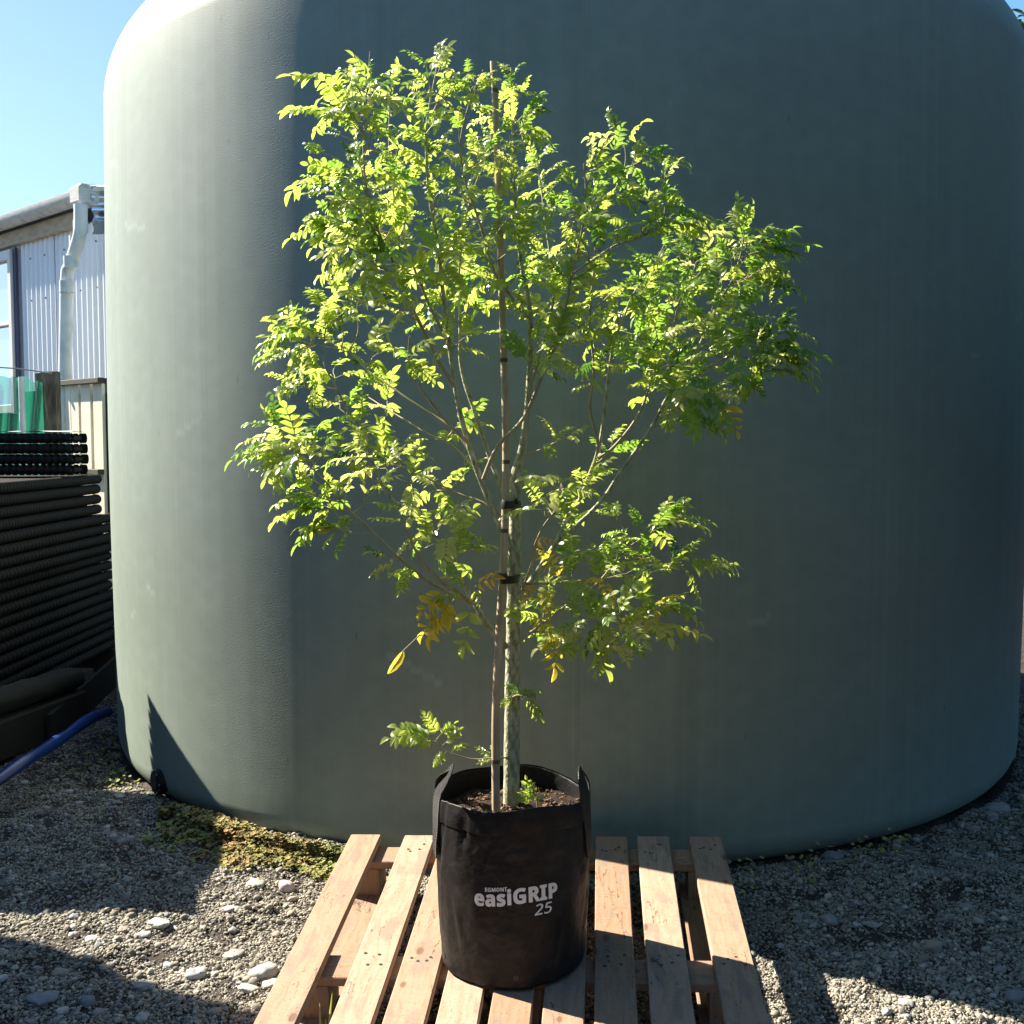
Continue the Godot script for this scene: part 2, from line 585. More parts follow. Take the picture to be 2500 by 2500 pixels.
func pebble_mb(sd: int, sides: int, rings: int, rough: float, angular := 0.0) -> MB:
	var fn := FastNoiseLite.new()
	fn.seed = sd
	fn.frequency = 0.55
	var rows := []
	for r in rings + 1:
		var a := PI * r / rings
		var row := PackedVector3Array()
		for k in sides:
			var b := TAU * k / sides
			var d := Vector3(sin(a) * cos(b), cos(a), sin(a) * sin(b))
			var q := 1.0 + rough * fn.get_noise_3d(d.x * 2.4, d.y * 2.4, d.z * 2.4) * 1.6
			if angular > 0.0:
				var m := maxf(absf(d.x), maxf(absf(d.y), absf(d.z)))
				q *= lerpf(1.0, 0.78 / m, angular)
			row.append(d * q)
		rows.append(row)
	var mb := MB.new()
	mb.grid(rows, true)
	for k in mb.n.size():
		if mb.n[k].dot(mb.v[k]) < 0: mb.n[k] = -mb.n[k]
		if mb.n[k].length() < 0.5: mb.n[k] = mb.v[k].normalized()
	return mb

func in_tank(x: float, z: float, m := 0.0) -> bool:
	return Vector2(x, z).distance_to(TANK_C) < TANK_R + m

func make_gravel() -> void:
	rng.seed = 77
	var meshes := []
	for k in 3: meshes.append(pebble_mb(100 + k, 6, 4, 0.6, 0.35).mesh(M.pebble))
	var spots := []
	var tries := 0
	while spots.size() < 240000 and tries < 1500000:
		tries += 1
		var z := -rng.randf_range(1.75, 5.2)
		var lim := -z * 0.49 + 0.12
		var x := rng.randf_range(-lim, lim)
		if in_tank(x, z, -0.01): continue
		if z < -3.9 and rng.randf() < 0.35: continue
		if x < -2.2: continue
		if bump_noise.get_noise_2d(x * 190.0 - 300.0, z * 190.0) > 0.20 and rng.randf() < 0.72: continue
		spots.append(Vector2(x, z))
	var per := [[], [], []]
	for s in spots: per[rng.randi() % 3].append(s)
	var holder: MultiMeshInstance3D
	# one object: the three shapes of grain are joined by turning one shape at random
	var mm := MultiMesh.new()
	mm.transform_format = MultiMesh.TRANSFORM_3D
	mm.use_colors = true
	mm.mesh = meshes[0]
	mm.instance_count = spots.size()
	for k in spots.size():
		var s: Vector2 = spots[k]
		var big := rng.randf()
		var sz := 0.0015 + 0.0029 * pow(big, 3.0)
		if rng.randf() < 0.035: sz *= rng.randf_range(1.5, 2.4)
		var b := Basis.from_euler(Vector3(rng.randf_range(-0.5, 0.5), rng.randf() * TAU, rng.randf_range(-0.5, 0.5))) * Basis.from_scale(Vector3(sz * rng.randf_range(0.9, 1.7), sz * rng.randf_range(0.5, 0.95), sz))
		mm.set_instance_transform(k, Transform3D(b, Vector3(s.x, gy(s.x, s.y) + sz * rng.randf_range(0.15, 0.8), s.y)))
		var g := rng.randf_range(0.14, 0.38)
		if rng.randf() < 0.10: g = rng.randf_range(0.36, 0.52)
		var warm := rng.randf_range(-0.02, 0.03)
		mm.set_instance_color(k, Color(g * (1.06 + warm), g * 0.985, g * (0.81 - warm)))
	holder = MultiMeshInstance3D.new()
	holder.multimesh = mm
	holder.name = "gravel"
	add_child(holder, true)
	tag(holder, "fine grey gravel covering the ground around the pallet", "gravel", "", "stuff")

func make_stones() -> void:
	rng.seed = 5
	var shapes := []
	for k in 8: shapes.append(pebble_mb(200 + k, 12, 7, 0.30, 0.0 if k < 5 else 0.55))
	var cache := {}
	# px, py, width and height in the photograph, tone, shape, name, label
	var lit := [
		[433, 1985, 48, 35, 2, 0, "stone", "smooth pale egg-shaped stone by the tank's black outlet"],
		[700, 2174, 46, 44, 4, 5, "stone", "pinkish squared block of stone at the edge of the mossy plants"],
		[625, 2163, 50, 26, 1, 6, "stone", "moss-flecked pale stone beside the pinkish squared block"],
		[478, 2385, 58, 40, 2, 7, "stone", "upright angular white stone with a dark shadow behind it"],
		[642, 2378, 78, 44, 2, 1, "stone", "large rounded pale stone beside the pallet's sunny edge"],
		[2035, 2098, 50, 38, 5, 6, "stone", "blue-grey squared stone against the foot of the tank"],
		[2276, 2320, 46, 52, 3, 2, "stone", "oval tan stone lying in the tank's shadow"],
		[2478, 2440, 60, 46, 5, 3, "stone", "broad grey stone half buried at the edge of the sunlit strip"],
		[2433, 1976, 66, 15, 1, 4, "stone", "long thin pale stone lying behind the tank's shaded foot"],
	]
	var rest := [
		[273, 2048, 30, 24, 1], [319, 2052, 25, 24, 4], [449, 2127, 20, 28, 2], [389, 2257, 62, 20, 2], [348, 2284, 40, 18, 2], [224, 2297, 36, 20, 2], [178, 2266, 18, 14, 2],
		[62, 2257, 28, 16, 3], [301, 2272, 30, 18, 3], [572, 2334, 56, 24, 0], [409, 2361, 28, 18, 2], [576, 2394, 18, 14, 1], [607, 2416, 54, 20, 2], [660, 2407, 44, 26, 2],
		[213, 2449, 50, 36, 5], [106, 2438, 78, 24, 5], [352, 2411, 60, 24, 0], [154, 2471, 36, 18, 4], [348, 2488, 40, 24, 1], [240, 2477, 36, 24, 0], [524, 2473, 36, 24, 3],
		[145, 2378, 44, 22, 3], [92, 2369, 28, 20, 0], [33, 2143, 26, 14, 1], [132, 2138, 18, 12, 1], [559, 2220, 40, 14, 2], [581, 2222, 22, 16, 1], [255, 2245, 18, 14, 1],
		[168, 1935, 26, 14, 1], [160, 1905, 20, 9, 0], [230, 2072, 22, 14, 3], [1950, 2239, 25, 17, 5], [2025, 2250, 48, 30, 0], [2120, 2192, 26, 20, 0], [2151, 2163, 17, 13, 1],
		[2358, 2216, 34, 17, 0], [2131, 2260, 38, 11, 1], [2420, 1993, 34, 20, 0], [2211, 2450, 38, 17, 2], [2164, 2475, 26, 26, 2], [2396, 2486, 34, 20, 2], [2308, 2247, 22, 13, 5],
		[2089, 2355, 22, 18, 3], [1953, 2355, 22, 14, 5], [2166, 2051, 14, 11, 3], [2238, 2055, 18, 9, 0], [2375, 2024, 42, 11, 0], [2440, 2370, 30, 22, 0], [2330, 2430, 26, 16, 1],
	]
	var all := []
	for q in lit: all.append(q)
	for q in rest: all.append([q[0], q[1], q[2], q[3], q[4], rng.randi() % 8, "stone", ""])
	var free := 0
	var tries := 0
	while free < 235 and tries < 6000:
		tries += 1
		var px := rng.randf_range(0, 2500)
		var py := rng.randf_range(1900, 2500)
		if px > 600 and px < 1900 and py > 2020: continue
		var p := on_ground(px, py)
		if in_tank(p.x, p.z, 0.03) or p.z < -4.4: continue
		if p.x > -0.56 and p.x < 0.66 and p.z > -3.05: continue
		var w := rng.randf_range(9.0, 16.0) + 16.0 * pow(rng.randf(), 4.0)
		all.append([px, py, w, w * rng.randf_range(0.45, 0.75), [0, 0, 1, 1, 1, 2, 3, 4, 5][rng.randi() % 9], rng.randi() % 8, "stone", ""])
		free += 1
	var tonename := ["dark grey", "light grey", "whitish", "tan", "pinkish", "blue-grey"]
	for q in all:
		var p := on_ground(q[0], q[1])
		var d := -p.z
		var w: float = q[2] / F * d * 0.5
		var h: float = maxf(q[3] / F * d * 0.5 * 0.85, w * 0.3)
		var key := "%d/%d" % [q[5], q[4]]
		if not cache.has(key): cache[key] = shapes[q[5]].mesh(M["stone%d" % q[4]])
		var o := put("stone", cache[key])
		o.transform = Transform3D(Basis.from_euler(Vector3(rng.randf_range(-0.15, 0.15), rng.randf_range(-0.5, 0.5), rng.randf_range(-0.15, 0.15))) * Basis.from_scale(Vector3(w, h, w * rng.randf_range(0.65, 1.0))), Vector3(p.x, gy(p.x, p.z) + h * 0.28, p.z))
		if q[7] != "": tag(o, q[7], "stone")
		else:
			var where := "left" if p.x < 0 else "right"
			var size := "larger" if q[2] > 26 else "small"
			var side := "in the gravel on the pallet's sunny side" if where == "left" else "in the gravel on the pallet's shaded side"
			tag(o, "%s %s stone lying loose %s" % [size, tonename[q[4]], side], "stone", "loose stones in the gravel")

# ------------------------------------------------------------------ tank
func make_tank() -> void:
	var root := thing("water_tank", "large round grey-green plastic water tank behind the potted tree", "tank", Vector3(TANK_C.x, 0, TANK_C.y))
	var pr := []
	pr.append(Vector2(TANK_R - 0.16, -0.05))
	for k in 7:
		var a := PI / 2 * k / 6.0
		pr.append(Vector2(TANK_R - 0.10 + 0.10 * sin(a), 0.07 - 0.10 * cos(a)))
	var wt := 2.47
	var sh := 0.36
	for k in 30: pr.append(Vector2(TANK_R + 0.010 * sin(PI * (k + 1) / 31.0), 0.07 + (wt - 0.07) * (k + 1) / 31.0))
	for k in range(1, 14):
		var a := deg_to_rad(66.0) * k / 13.0
		pr.append(Vector2(TANK_R - sh + sh * cos(a), wt + sh * sin(a)))
	var last: Vector2 = pr[pr.size() - 1]
	for k in range(1, 7):
		var t := k / 6.0
		pr.append(Vector2(lerpf(last.x, 0.02, t), last.y + 0.62 * sin(t * 1.3)))
	var rows := []
	for p in pr:
		var row := PackedVector3Array()
		for k in 192:
			var a := TAU * k / 192
			var w := 1.0 + 0.0009 * bump_noise.get_noise_3d(cos(a) * 60.0, p.y * 40.0, sin(a) * 60.0)
			row.append(Vector3(sin(a) * p.x * w, p.y, cos(a) * p.x * w))
		rows.append(row)
	var mb := MB.new()
	mb.grid(rows, true)
	for k in mb.n.size():
		var out := Vector3(mb.v[k].x, mb.v[k].y - 1.2, mb.v[k].z)
		if mb.n[k].dot(out) < 0: mb.n[k] = -mb.n[k]
	var tmesh := ArrayMesh.new()
	mb.surface(tmesh, M.tank, true)
	put("shell", tmesh, root)
	# outlet fitting low on the sunny side
	var hit := on_tank(391, 1908)
	var nn := Vector3(hit.x - TANK_C.x, 0, hit.z - TANK_C.y).normalized()
	var sd := nn.cross(Vector3.UP)
	var c := hit - root.position
	var fl := MB.new()
	fl.tube([c - nn * 0.01, c + nn * 0.014, c + nn * 0.018], [0.044, 0.044, 0.040], 28)
	var fit := put("outlet_flange", fl.mesh(M.black_plastic), root)
	var nut := MB.new()
	nut.tube([c + nn * 0.016, c + nn * 0.024], [0.027, 0.025], 8)
	put("nut", nut.mesh(M.black_plastic), fit)
	for k in 6:
		var a := TAU * k / 6
		var bc := c + (sd * cos(a) + Vector3.UP * sin(a)) * 0.036
		var bt := MB.new()
		bt.tube([bc + nn * 0.012, bc + nn * 0.022], [0.0035, 0.0035], 6)
		put("bolt", bt.mesh(M.wire), fit)
	# inspection hatch on the roof, out of sight from below
	var lid := MB.new()
	lid.tube([Vector3(0.5, 3.18, 0.3), Vector3(0.5, 3.32, 0.3)], [0.26, 0.24], 32)
	put("hatch", lid.mesh(M.tank), root)

func on_tank(px: float, py: float) -> Vector3:
	var lo := 2.5
	var hi := 4.7
	for k in 2200:
		var d := 2.5 + k * 0.001
		var p := at_px(px, py, d)
		if in_tank(p.x, p.z): return p
	return at_px(px, py, hi if lo > 9 else lo)

# ------------------------------------------------------------------ pallet
var pal_a: Vector3
var pal_u: Vector3
var pal_v: Vector3
var pal_n: Vector3
func pal(s: float, v: float, drop := 0.0) -> Vector3:
	# s metres from the far edge towards the camera, v metres from the sunny edge, drop metres under the deck
	return pal_a - pal_u * s + pal_v * v - pal_n * drop

func pal_y(x: float, z: float) -> float:
	return pal_a.y - (pal_n.x * (x - pal_a.x) + pal_n.z * (z - pal_a.z)) / pal_n.y

func make_pallet() -> void:
	rng.seed = 12
	pal_a = Vector3(-0.444, 0.1154, -2.98)
	pal_v = (Vector3(0.564, 0.1382, -2.905) - pal_a).normalized()
	pal_u = Vector3(0.0770346, 0.06808878, -0.99470075)
	pal_n = pal_u.cross(pal_v).normalized()
	if pal_n.y < 0: pal_n = -pal_n
	pal_v = pal_n.cross(pal_u).normalized()
	if pal_v.x < 0: pal_v = -pal_v
	var root := thing("pallet", "weathered pine shipping pallet carrying the black grow bag", "pallet", Vector3(0.0, -0.06, -2.4))
	var off := root.position
	var L := 1.2
	var boards := [[0.002, 0.084], [0.152, 0.084], [0.257, 0.084], [0.362, 0.083], [0.466, 0.083], [0.570, 0.083], [0.672, 0.085], [0.783, 0.085], [0.924, 0.085]]
	var crosses := [0.075, 0.632, 1.135]
	for k in 9:
		var b: Array = boards[k]
		var mb := MB.new()
		var wob := rng.randf_range(-0.004, 0.004)
		var l := L + rng.randf_range(-0.004, 0.004)
		mb.profile_bar(pal(L / 2, b[0] + b[1] / 2, 0.010 + rng.randf_range(-0.0012, 0.0006)) - off, -pal_u.rotated(pal_n, wob), pal_n, pal_v.rotated(pal_n, wob), l, 0.020, b[1], 0.0022, Vector2(rng.randf(), rng.randf()), Vector2(0.75, 5.0 + rng.randf()))
		var o := put("deck_board", mb.mesh(M["wood%d" % [0, 2, 0, 2, 1, 3, 1, 2, 0][k]]), root)
		for cr in crosses:
			for q in 4:
				var nm := MB.new()
				var c: Vector3 = pal(cr + rng.randf_range(-0.03, 0.03), b[0] + b[1] * ([0.24, 0.36, 0.64, 0.76][q] + rng.randf_range(-0.05, 0.05)), -0.0004) - off
				nm.tube([c - pal_n * 0.004, c + pal_n * 0.0006], [0.0042, 0.0038], 7)
				put("nail", nm.mesh(M.nail), o)
	var cw := 0.092
	for s in crosses:
		var mb := MB.new()
		mb.profile_bar(pal(s, 0.505, 0.0315) - off, pal_v, pal_n, pal_u, 1.004, 0.021, cw, 0.002, Vector2(rng.randf(), rng.randf()), Vector2(0.75, 5.0))
		put("cross_board", mb.mesh(M.wood1), root)
		for v in [0.052, 0.505, 0.958]:
			var bk := MB.new()
			bk.profile_bar(pal(s, v, 0.0795) - off, -pal_u, pal_n, pal_v, 0.092, 0.074, 0.094, 0.002, Vector2(rng.randf(), rng.randf()), Vector2(0.75, 5.0))
			put("block", bk.mesh(M.wood3), root)
	for v in [0.062, 0.505, 0.948]:
		var mb := MB.new()
		mb.profile_bar(pal(L / 2, v, 0.1265) - off, -pal_u, pal_n, pal_v, L - 0.01, 0.019, 0.112, 0.002, Vector2(rng.randf(), rng.randf()), Vector2(0.75, 5.0))
		put("runner_board", mb.mesh(M["wood%d" % [3, 1, 3][int(v * 2.2)]]), root)

# ------------------------------------------------------------------ grow bag
const BAG_C := Vector2(0.003, -2.342)
const BAG_H := 0.368
func bag_r(th: float, h: float) -> float:
	var n1 := warp_noise.get_noise_3d(sin(th) * 30.0, h * 110.0, cos(th) * 30.0)
	var n2 := warp_noise.get_noise_3d(sin(th) * 85.0 + 40.0, h * 330.0, cos(th) * 85.0)
	var t := h / BAG_H
	var r := 0.157 + 0.006 * sin(t * 2.6)
	r += 0.0075 * n1 + 0.0030 * n2
	r += 0.004 * smoothstep(0.8, 1.0, t) * sin(th * 3.0 + 0.7)
	# soft creases pressed into the wall: [angle, slant, height, reach, depth]
	for q in [[-1.15, 0.9, 0.82, 0.22, 0.0050], [-0.86, -1.2, 0.30, 0.20, 0.0036], [-0.70, 0.5, 0.88, 0.12, 0.0040], [-0.38, 1.6, 0.76, 0.10, 0.0026], [0.30, -1.4, 0.84, 0.13, 0.0028], [0.62, 0.8, 0.24, 0.18, 0.0034], [0.98, -0.6, 0.80, 0.24, 0.0048], [1.22, 1.0, 0.36, 0.20, 0.0036], [-1.30, 0.3, 0.48, 0.26, 0.0040], [0.05, 2.2, 0.20, 0.09, 0.0026]]:
		var dt: float = wrapf(th, -PI, PI) - (q[0] + q[1] * (t - q[2]) * 0.4)
		var dh: float = (t - q[2]) / q[3]
		if absf(dt) < 0.3: r -= q[4] * (exp(-dt * dt / 0.0022) - 0.55 * exp(-pow(dt - 0.085, 2.0) / 0.0026)) * exp(-dh * dh)
	return r

func bag_p(th: float, h: float, off := 0.0) -> Vector3:
	var r := bag_r(th, h) + off
	var x := BAG_C.x + sin(th) * r
	var z := BAG_C.y + cos(th) * r
	var y0 := pal_y(x, z) + 0.002
	var rim := 0.014 * sin(th * 2.0 + 1.0) + 0.007 * sin(th * 5.0)
	var ytop := 0.4465 + rim * 0.55
	return Vector3(x, lerpf(y0, ytop, h / BAG_H), z)

func make_bag() -> void:
	var base := Vector3(BAG_C.x, pal_y(BAG_C.x, BAG_C.y), BAG_C.y)
	var root := thing("grow_bag", "black plastic grow bag with white lettering standing on the pallet", "bag", base)
	var rows := []
	var nseg := 120
	var under := PackedVector3Array()
	var cen := PackedVector3Array()
	for k in nseg:
		var th := TAU * k / nseg
		var p := bag_p(th, 0.0)
		under.append(p.lerp(Vector3(BAG_C.x, pal_y(BAG_C.x, BAG_C.y) + 0.002, BAG_C.y), 0.12) - base)
		cen.append(Vector3(BAG_C.x, pal_y(BAG_C.x, BAG_C.y) + 0.003, BAG_C.y) - base + Vector3(sin(th), 0, cos(th)) * 0.001)
	rows.append(cen)
	rows.append(under)
	for r in 41:
		var h := BAG_H * r / 40.0
		if r == 0: h = 0.006
		var row := PackedVector3Array()
		for k in nseg: row.append(bag_p(TAU * k / nseg, h) - base)
		rows.append(row)
	for q in [[0.0, -0.0015], [-0.004, -0.003], [-0.03, -0.004], [-0.09, -0.006]]:
		var row := PackedVector3Array()
		for k in nseg: row.append(bag_p(TAU * k / nseg, BAG_H + q[0], q[1]) - base)
		rows.append(row)
	var mb := MB.new()
	mb.grid(rows, true)
	# all normals one way round: outside faces out
	var probe := 20 * nseg + 5
	var outw := Vector3(mb.v[probe].x, 0, mb.v[probe].z)
	if mb.n[probe].dot(outw) < 0:
		for k in mb.n.size(): mb.n[k] = -mb.n[k]
	put("bag_wall", mb.mesh(M.bag), root)
	# hem band folded over the rim on the outside
	var hem := MB.new()
	var hr := []
	for q in [[BAG_H - 0.045, 0.0016], [BAG_H - 0.044, 0.003], [BAG_H - 0.02, 0.0032], [BAG_H + 0.001, 0.0025], [BAG_H + 0.003, 0.0]]:
		var row := PackedVector3Array()
		for k in nseg: row.append(bag_p(TAU * k / nseg, q[0], q[1]) - base)
		hr.append(row)
	hem.grid(hr, true)
	if hem.n[5].dot(Vector3(hem.v[5].x, 0, hem.v[5].z)) < 0:
		for k in hem.n.size(): hem.n[k] = -hem.n[k]
	put("hem", hem.mesh(M.bag), root)
	# soil
	rng.seed = 9
	var soil := MB.new()
	var sr := []
	for r in 15:
		var row := PackedVector3Array()
		for k in 60:
			var th := TAU * k / 60
			var f := r / 14.0
			var p := bag_p(th, BAG_H - 0.052, -0.004) - base
			var c := Vector3(0, p.y + 0.004, 0)
			var q := c.lerp(p, maxf(f, 0.004))
			q.y = 0.318 + 0.010 * (1.0 - f * f) + 0.010 * warp_noise.get_noise_2d(q.x * 700.0, q.z * 700.0)
			row.append(q)
		sr.append(row)
	soil.grid(sr, true)
	if soil.n[100].y < 0:
		for k in soil.n.size(): soil.n[k] = -soil.n[k]
	var so := put("soil", soil.mesh(M.soil), root)
	var chips := MB.new()
	var chips2 := MB.new()
	var one := MB.new()
	one.box(Vector3.ZERO, Vector3(1, 0.3, 0.45), 0.05)
	for k in 520:
		var a := rng.randf() * TAU
		var d := sqrt(rng.randf()) * 0.148
		var sz := rng.randf_range(0.004, 0.013)
		var t := Transform3D(Basis.from_euler(Vector3(rng.randf_range(-0.7, 0.7), rng.randf() * TAU, rng.randf_range(-0.7, 0.7))).scaled(Vector3.ONE * sz), Vector3(sin(a) * d, 0.329 - 0.010 * d * d / 0.022 + rng.randf_range(-0.002, 0.004), cos(a) * d))
		(chips if rng.randf() < 0.72 else chips2).add(one, t)
	var cm := ArrayMesh.new()
	chips.surface(cm, M.chip)
	chips2.surface(cm, M.chip_pale)
	var co := put("bark_mulch", cm, so)
	co.set_meta("kind", "stuff")
	# carrying straps, sewn to the sides
	for sg in [-1.0, 1.0]:
		var path := []
		var tw := []
		var mid: float = -PI / 2 - 0.02 if sg < 0 else PI / 2 - 0.10
		var sp := 0.26
		for k in 5:
			path.append(bag_p(mid - sg * sp * -1.0, BAG_H - 0.125 + 0.031 * k, 0.0045) - base)
		var a0: Vector3 = path[path.size() - 1]
		var b1: Vector3 = bag_p(mid + sg * sp * -1.0, BAG_H + 0.0, 0.0045) - base
		var outd := Vector3(sin(mid), 0, cos(mid))
		for k in range(1, 12):
			var t := k / 12.0
			var p := a0.lerp(b1, smoothstep(0.0, 1.0, t))
			p.y += 0.052 * pow(sin(PI * t), 0.85)
			p += outd * (0.006 - 0.036 * sin(PI * t)) * (1.0 if sg < 0 else 0.35)
			path.append(p)
		for k in 5: path.append(bag_p(mid + sg * sp * -1.0, BAG_H - 0.031 * k, 0.0045) - base)
		var rowsh := []
		var uvh := []
		var hw := 0.0155
		var long := 0.0
		for k in path.size():
			var t: Vector3 = (path[mini(k + 1, path.size() - 1)] - path[maxi(k - 1, 0)]).normalized()
			var q: float = float(k) / (path.size() - 1)
			var rad := Vector3(path[k].x, 0, path[k].z).normalized()
			rad = rad.rotated(t, 0.55 * sin(PI * q) * sg)
			var wd := t.cross(rad).normalized()
			rad = wd.cross(t).normalized()
			var pinch := 1.0 - 0.38 * exp(-pow((q - 0.5) / 0.14, 2.0))
			if k > 0: long += (path[k] - path[k - 1]).length()
			var row := PackedVector3Array()
			var ur := PackedVector2Array()
			for e in [[-1.0, 0.0015], [-0.9, 0.0028], [-0.4, 0.0028 + 0.003 * (1.0 - pinch)], [0.0, 0.0022 - 0.004 * (1.0 - pinch)], [0.4, 0.0030], [0.9, 0.0028], [1.0, 0.0015], [0.9, -0.0008], [0.0, -0.0008], [-0.9, -0.0008]]:
				row.append(path[k] + wd * hw * pinch * e[0] + rad * e[1])
				ur.append(Vector2(e[0] * 0.9, long * 40.0))
			rowsh.append(row); uvh.append(ur)
		var st := MB.new()
		st.grid(rowsh, true, false, uvh)
		for k in st.n.size():
			var pc: Vector3 = path[int(k / 10.0)]
			if st.n[k].dot(st.v[k] - pc) < 0: st.n[k] = -st.n[k]
		put("handle", st.mesh(M.strap), root)
	# drainage holes
	for th in [0.03, -1.17, 1.25]:
		var c := bag_p(th, 0.030, 0.0) - base
		var o := Vector3(sin(th), 0, cos(th))
		var hm := MB.new()
		hm.tube([c - o * 0.004, c + o * 0.0012], [0.0065, 0.006], 14)
		put("drain_hole", hm.mesh(M.tie), root)
	# print
	print_on_bag(root, base, "easiGRIP", 0.176, 0.0, 0.006, 0.197, 0.035, true)
	print_on_bag(root, base, "EGMONT", 0.046, 0.0, -0.036, 0.2135, 0.035, false)
	print_on_bag(root, base, "25", 0.036, 0.0, 0.063, 0.1655, 0.06, false)

func print_on_bag(root: Node3D, base: Vector3, text: String, width: float, _a: float, cx: float, hh: float, tilt: float, heavy: bool) -> void:
	var tm := TextMesh.new()
	var f := SystemFont.new()
	f.font_names = PackedStringArray(["Droid Sans"])
	f.font_weight = 400 if text == "25" else 700
	var fv := FontVariation.new()
	fv.base_font = f
	fv.variation_embolden = 0.7 if heavy else 0.2
	if not heavy and text != "25": fv.spacing_glyph = 1
	tm.font = fv
	tm.font_size = 64
	tm.pixel_size = 0.01
	tm.depth = 0.02
	tm.curve_step = 1.5
	tm.text = text
	var arr := tm.surface_get_arrays(0)
	var vs: PackedVector3Array = arr[Mesh.ARRAY_VERTEX]
	var ix = arr[Mesh.ARRAY_INDEX]
	var lo := vs[0]
	var hi := vs[0]
	for p in vs:
		lo = lo.min(p); hi = hi.max(p)
	var sc := width / (hi.x - lo.x)
	var mb := MB.new()
	for p in vs:
		var q := (p - Vector3((lo.x + hi.x) / 2, (lo.y + hi.y) / 2, 0)) * sc
		if text == "25": q.y *= 0.84; q.x += q.y * 0.2
		q = Vector3(q.x * cos(tilt) - q.y * sin(tilt), q.x * sin(tilt) + q.y * cos(tilt), q.z)
		var th := (q.x + cx) / 0.162
		var nn := Vector3(sin(th), 0, cos(th))
		mb.vert(bag_p(th, hh + q.y, 0.0014 + (0.0005 if p.z > 0 else -0.001)) - base, nn)
	var cnt: int = ix.size() if ix != null else vs.size()
	for k in range(0, cnt, 3):
		var a: int = ix[k] if ix != null else k
		var b: int = ix[k + 1] if ix != null else k + 1
		var c: int = ix[k + 2] if ix != null else k + 2
		mb.tri(a, b, c)
	var o := put("lettering", mb.mesh(M.print), root)
	o.set_meta("label", "white print reading %s" % ("25" if text == "25" else ("in heavy mixed-case letters" if heavy else "in small capitals")))

# ------------------------------------------------------------------ tree
var leaf_shapes := []
var limb_nodes := []      # [point, radius, depth offset]

func leaflet(mb: MB, base: Vector3, dir: Vector3, up: Vector3, L: float, W: float, fold: float, curl: float) -> void:
	var side := dir.cross(up).normalized()
	up = side.cross(dir).normalized()
	var ts := [0.0, 0.15, 0.42, 0.72, 0.91, 1.0]
	var ws := [0.06, 0.68, 1.0, 0.86, 0.44, 0.0]
	for sg in [-1.0, 1.0]:
		var s := mb.v.size()
		var rowa := PackedVector3Array()
		var rowb := PackedVector3Array()
		for k in 6:
			var t: float = ts[k]
			var m := base + dir * (L * t * (1.0 - 0.12 * absf(curl) * t)) - up * (curl * t * t * L)
			var w: float = ws[k] * W * 0.5
			rowa.append(m)
			rowb.append(m + side * sg * w * cos(fold) + up * (w * sin(fold)) - dir * (0.02 * L))
		for k in 6:
			var k1 := mini(k + 1, 5)
			var k0 := maxi(k - 1, 0)
			var nn := ((rowa[k1] - rowa[k0]).cross(rowb[mini(k, 4)] - rowa[mini(k, 4)])).normalized()
			if nn.dot(up) < 0: nn = -nn
			mb.vert(rowa[k], nn, Vector2(ts[k], 0))
			mb.vert(rowb[k], nn, Vector2(ts[k], 1))
		for k in 5:
			var a := s + k * 2
			mb.tri(a, a + 1, a + 3) if k < 4 else mb.tri(a, a + 1, a + 2)
			if k < 4: mb.tri(a, a + 3, a + 2)

func leaf_curve(L: float, droop: float, sway: float, t: float) -> Vector3:
	return Vector3(L * (t - 0.10 * droop * t * t), L * (0.10 * t - droop * t * t * 0.55), L * sway * t * t)

func make_leaf_shapes() -> void:
	rng.seed = 31
	for kind in 20:
		var blades := MB.new()
		var stalk := MB.new()
		var pairs := 5 + kind % 3 if kind < 16 else 3
		var droop := rng.randf_range(0.15, 0.85)
		var sway := rng.randf_range(-0.18, 0.18)
		var fold := rng.randf_range(0.35, 0.95)
		var L := 1.0
		var pth := []
		var rad := []
		for k in 8:
			var t := k / 7.0
			pth.append(leaf_curve(L, droop, sway, t))
			rad.append(lerpf(0.011, 0.005, t))
		stalk.tube(pth, rad, 4, false)
		var first := 0.24
		for q in pairs:
			var t := lerpf(first, 0.86, float(q) / maxf(pairs - 1, 1))
			var p := leaf_curve(L, droop, sway, t)
			var fw := (leaf_curve(L, droop, sway, t + 0.03) - p).normalized()
			var up := Vector3(-fw.y, fw.x, 0.0).normalized()
			var sd := fw.cross(up).normalized()
			var size := (0.20 + 0.065 * sin(PI * (0.25 + 0.6 * t))) * rng.randf_range(0.88, 1.14) * (1.65 if pairs == 3 else 1.0)
			for sg in [-1.0, 1.0]:
				if rng.randf() < 0.03: continue
				var ang := rng.randf_range(0.75, 1.05)
				var dir: Vector3 = (fw * cos(ang) + sd * sg * sin(ang) + up * rng.randf_range(0.0, 0.32)).normalized()
				var upl: Vector3 = (up + sd * sg * rng.randf_range(-0.55, 0.25) + fw * rng.randf_range(-0.2, 0.5)).normalized()
				leaflet(blades, p + dir * 0.012, dir, upl, size * rng.randf_range(0.9, 1.1), size * rng.randf_range(0.54, 0.68), fold * rng.randf_range(0.7, 1.3), rng.randf_range(0.15, 0.8))
		var pe := leaf_curve(L, droop, sway, 1.0)
		var fe := (pe - leaf_curve(L, droop, sway, 0.95)).normalized()
		leaflet(blades, pe, fe, Vector3(-fe.y, fe.x, 0.1).normalized(), 0.27 if pairs > 3 else 0.42, 0.16 if pairs > 3 else 0.24, fold, rng.randf_range(0.1, 0.6))
		leaf_shapes.append([blades, stalk])

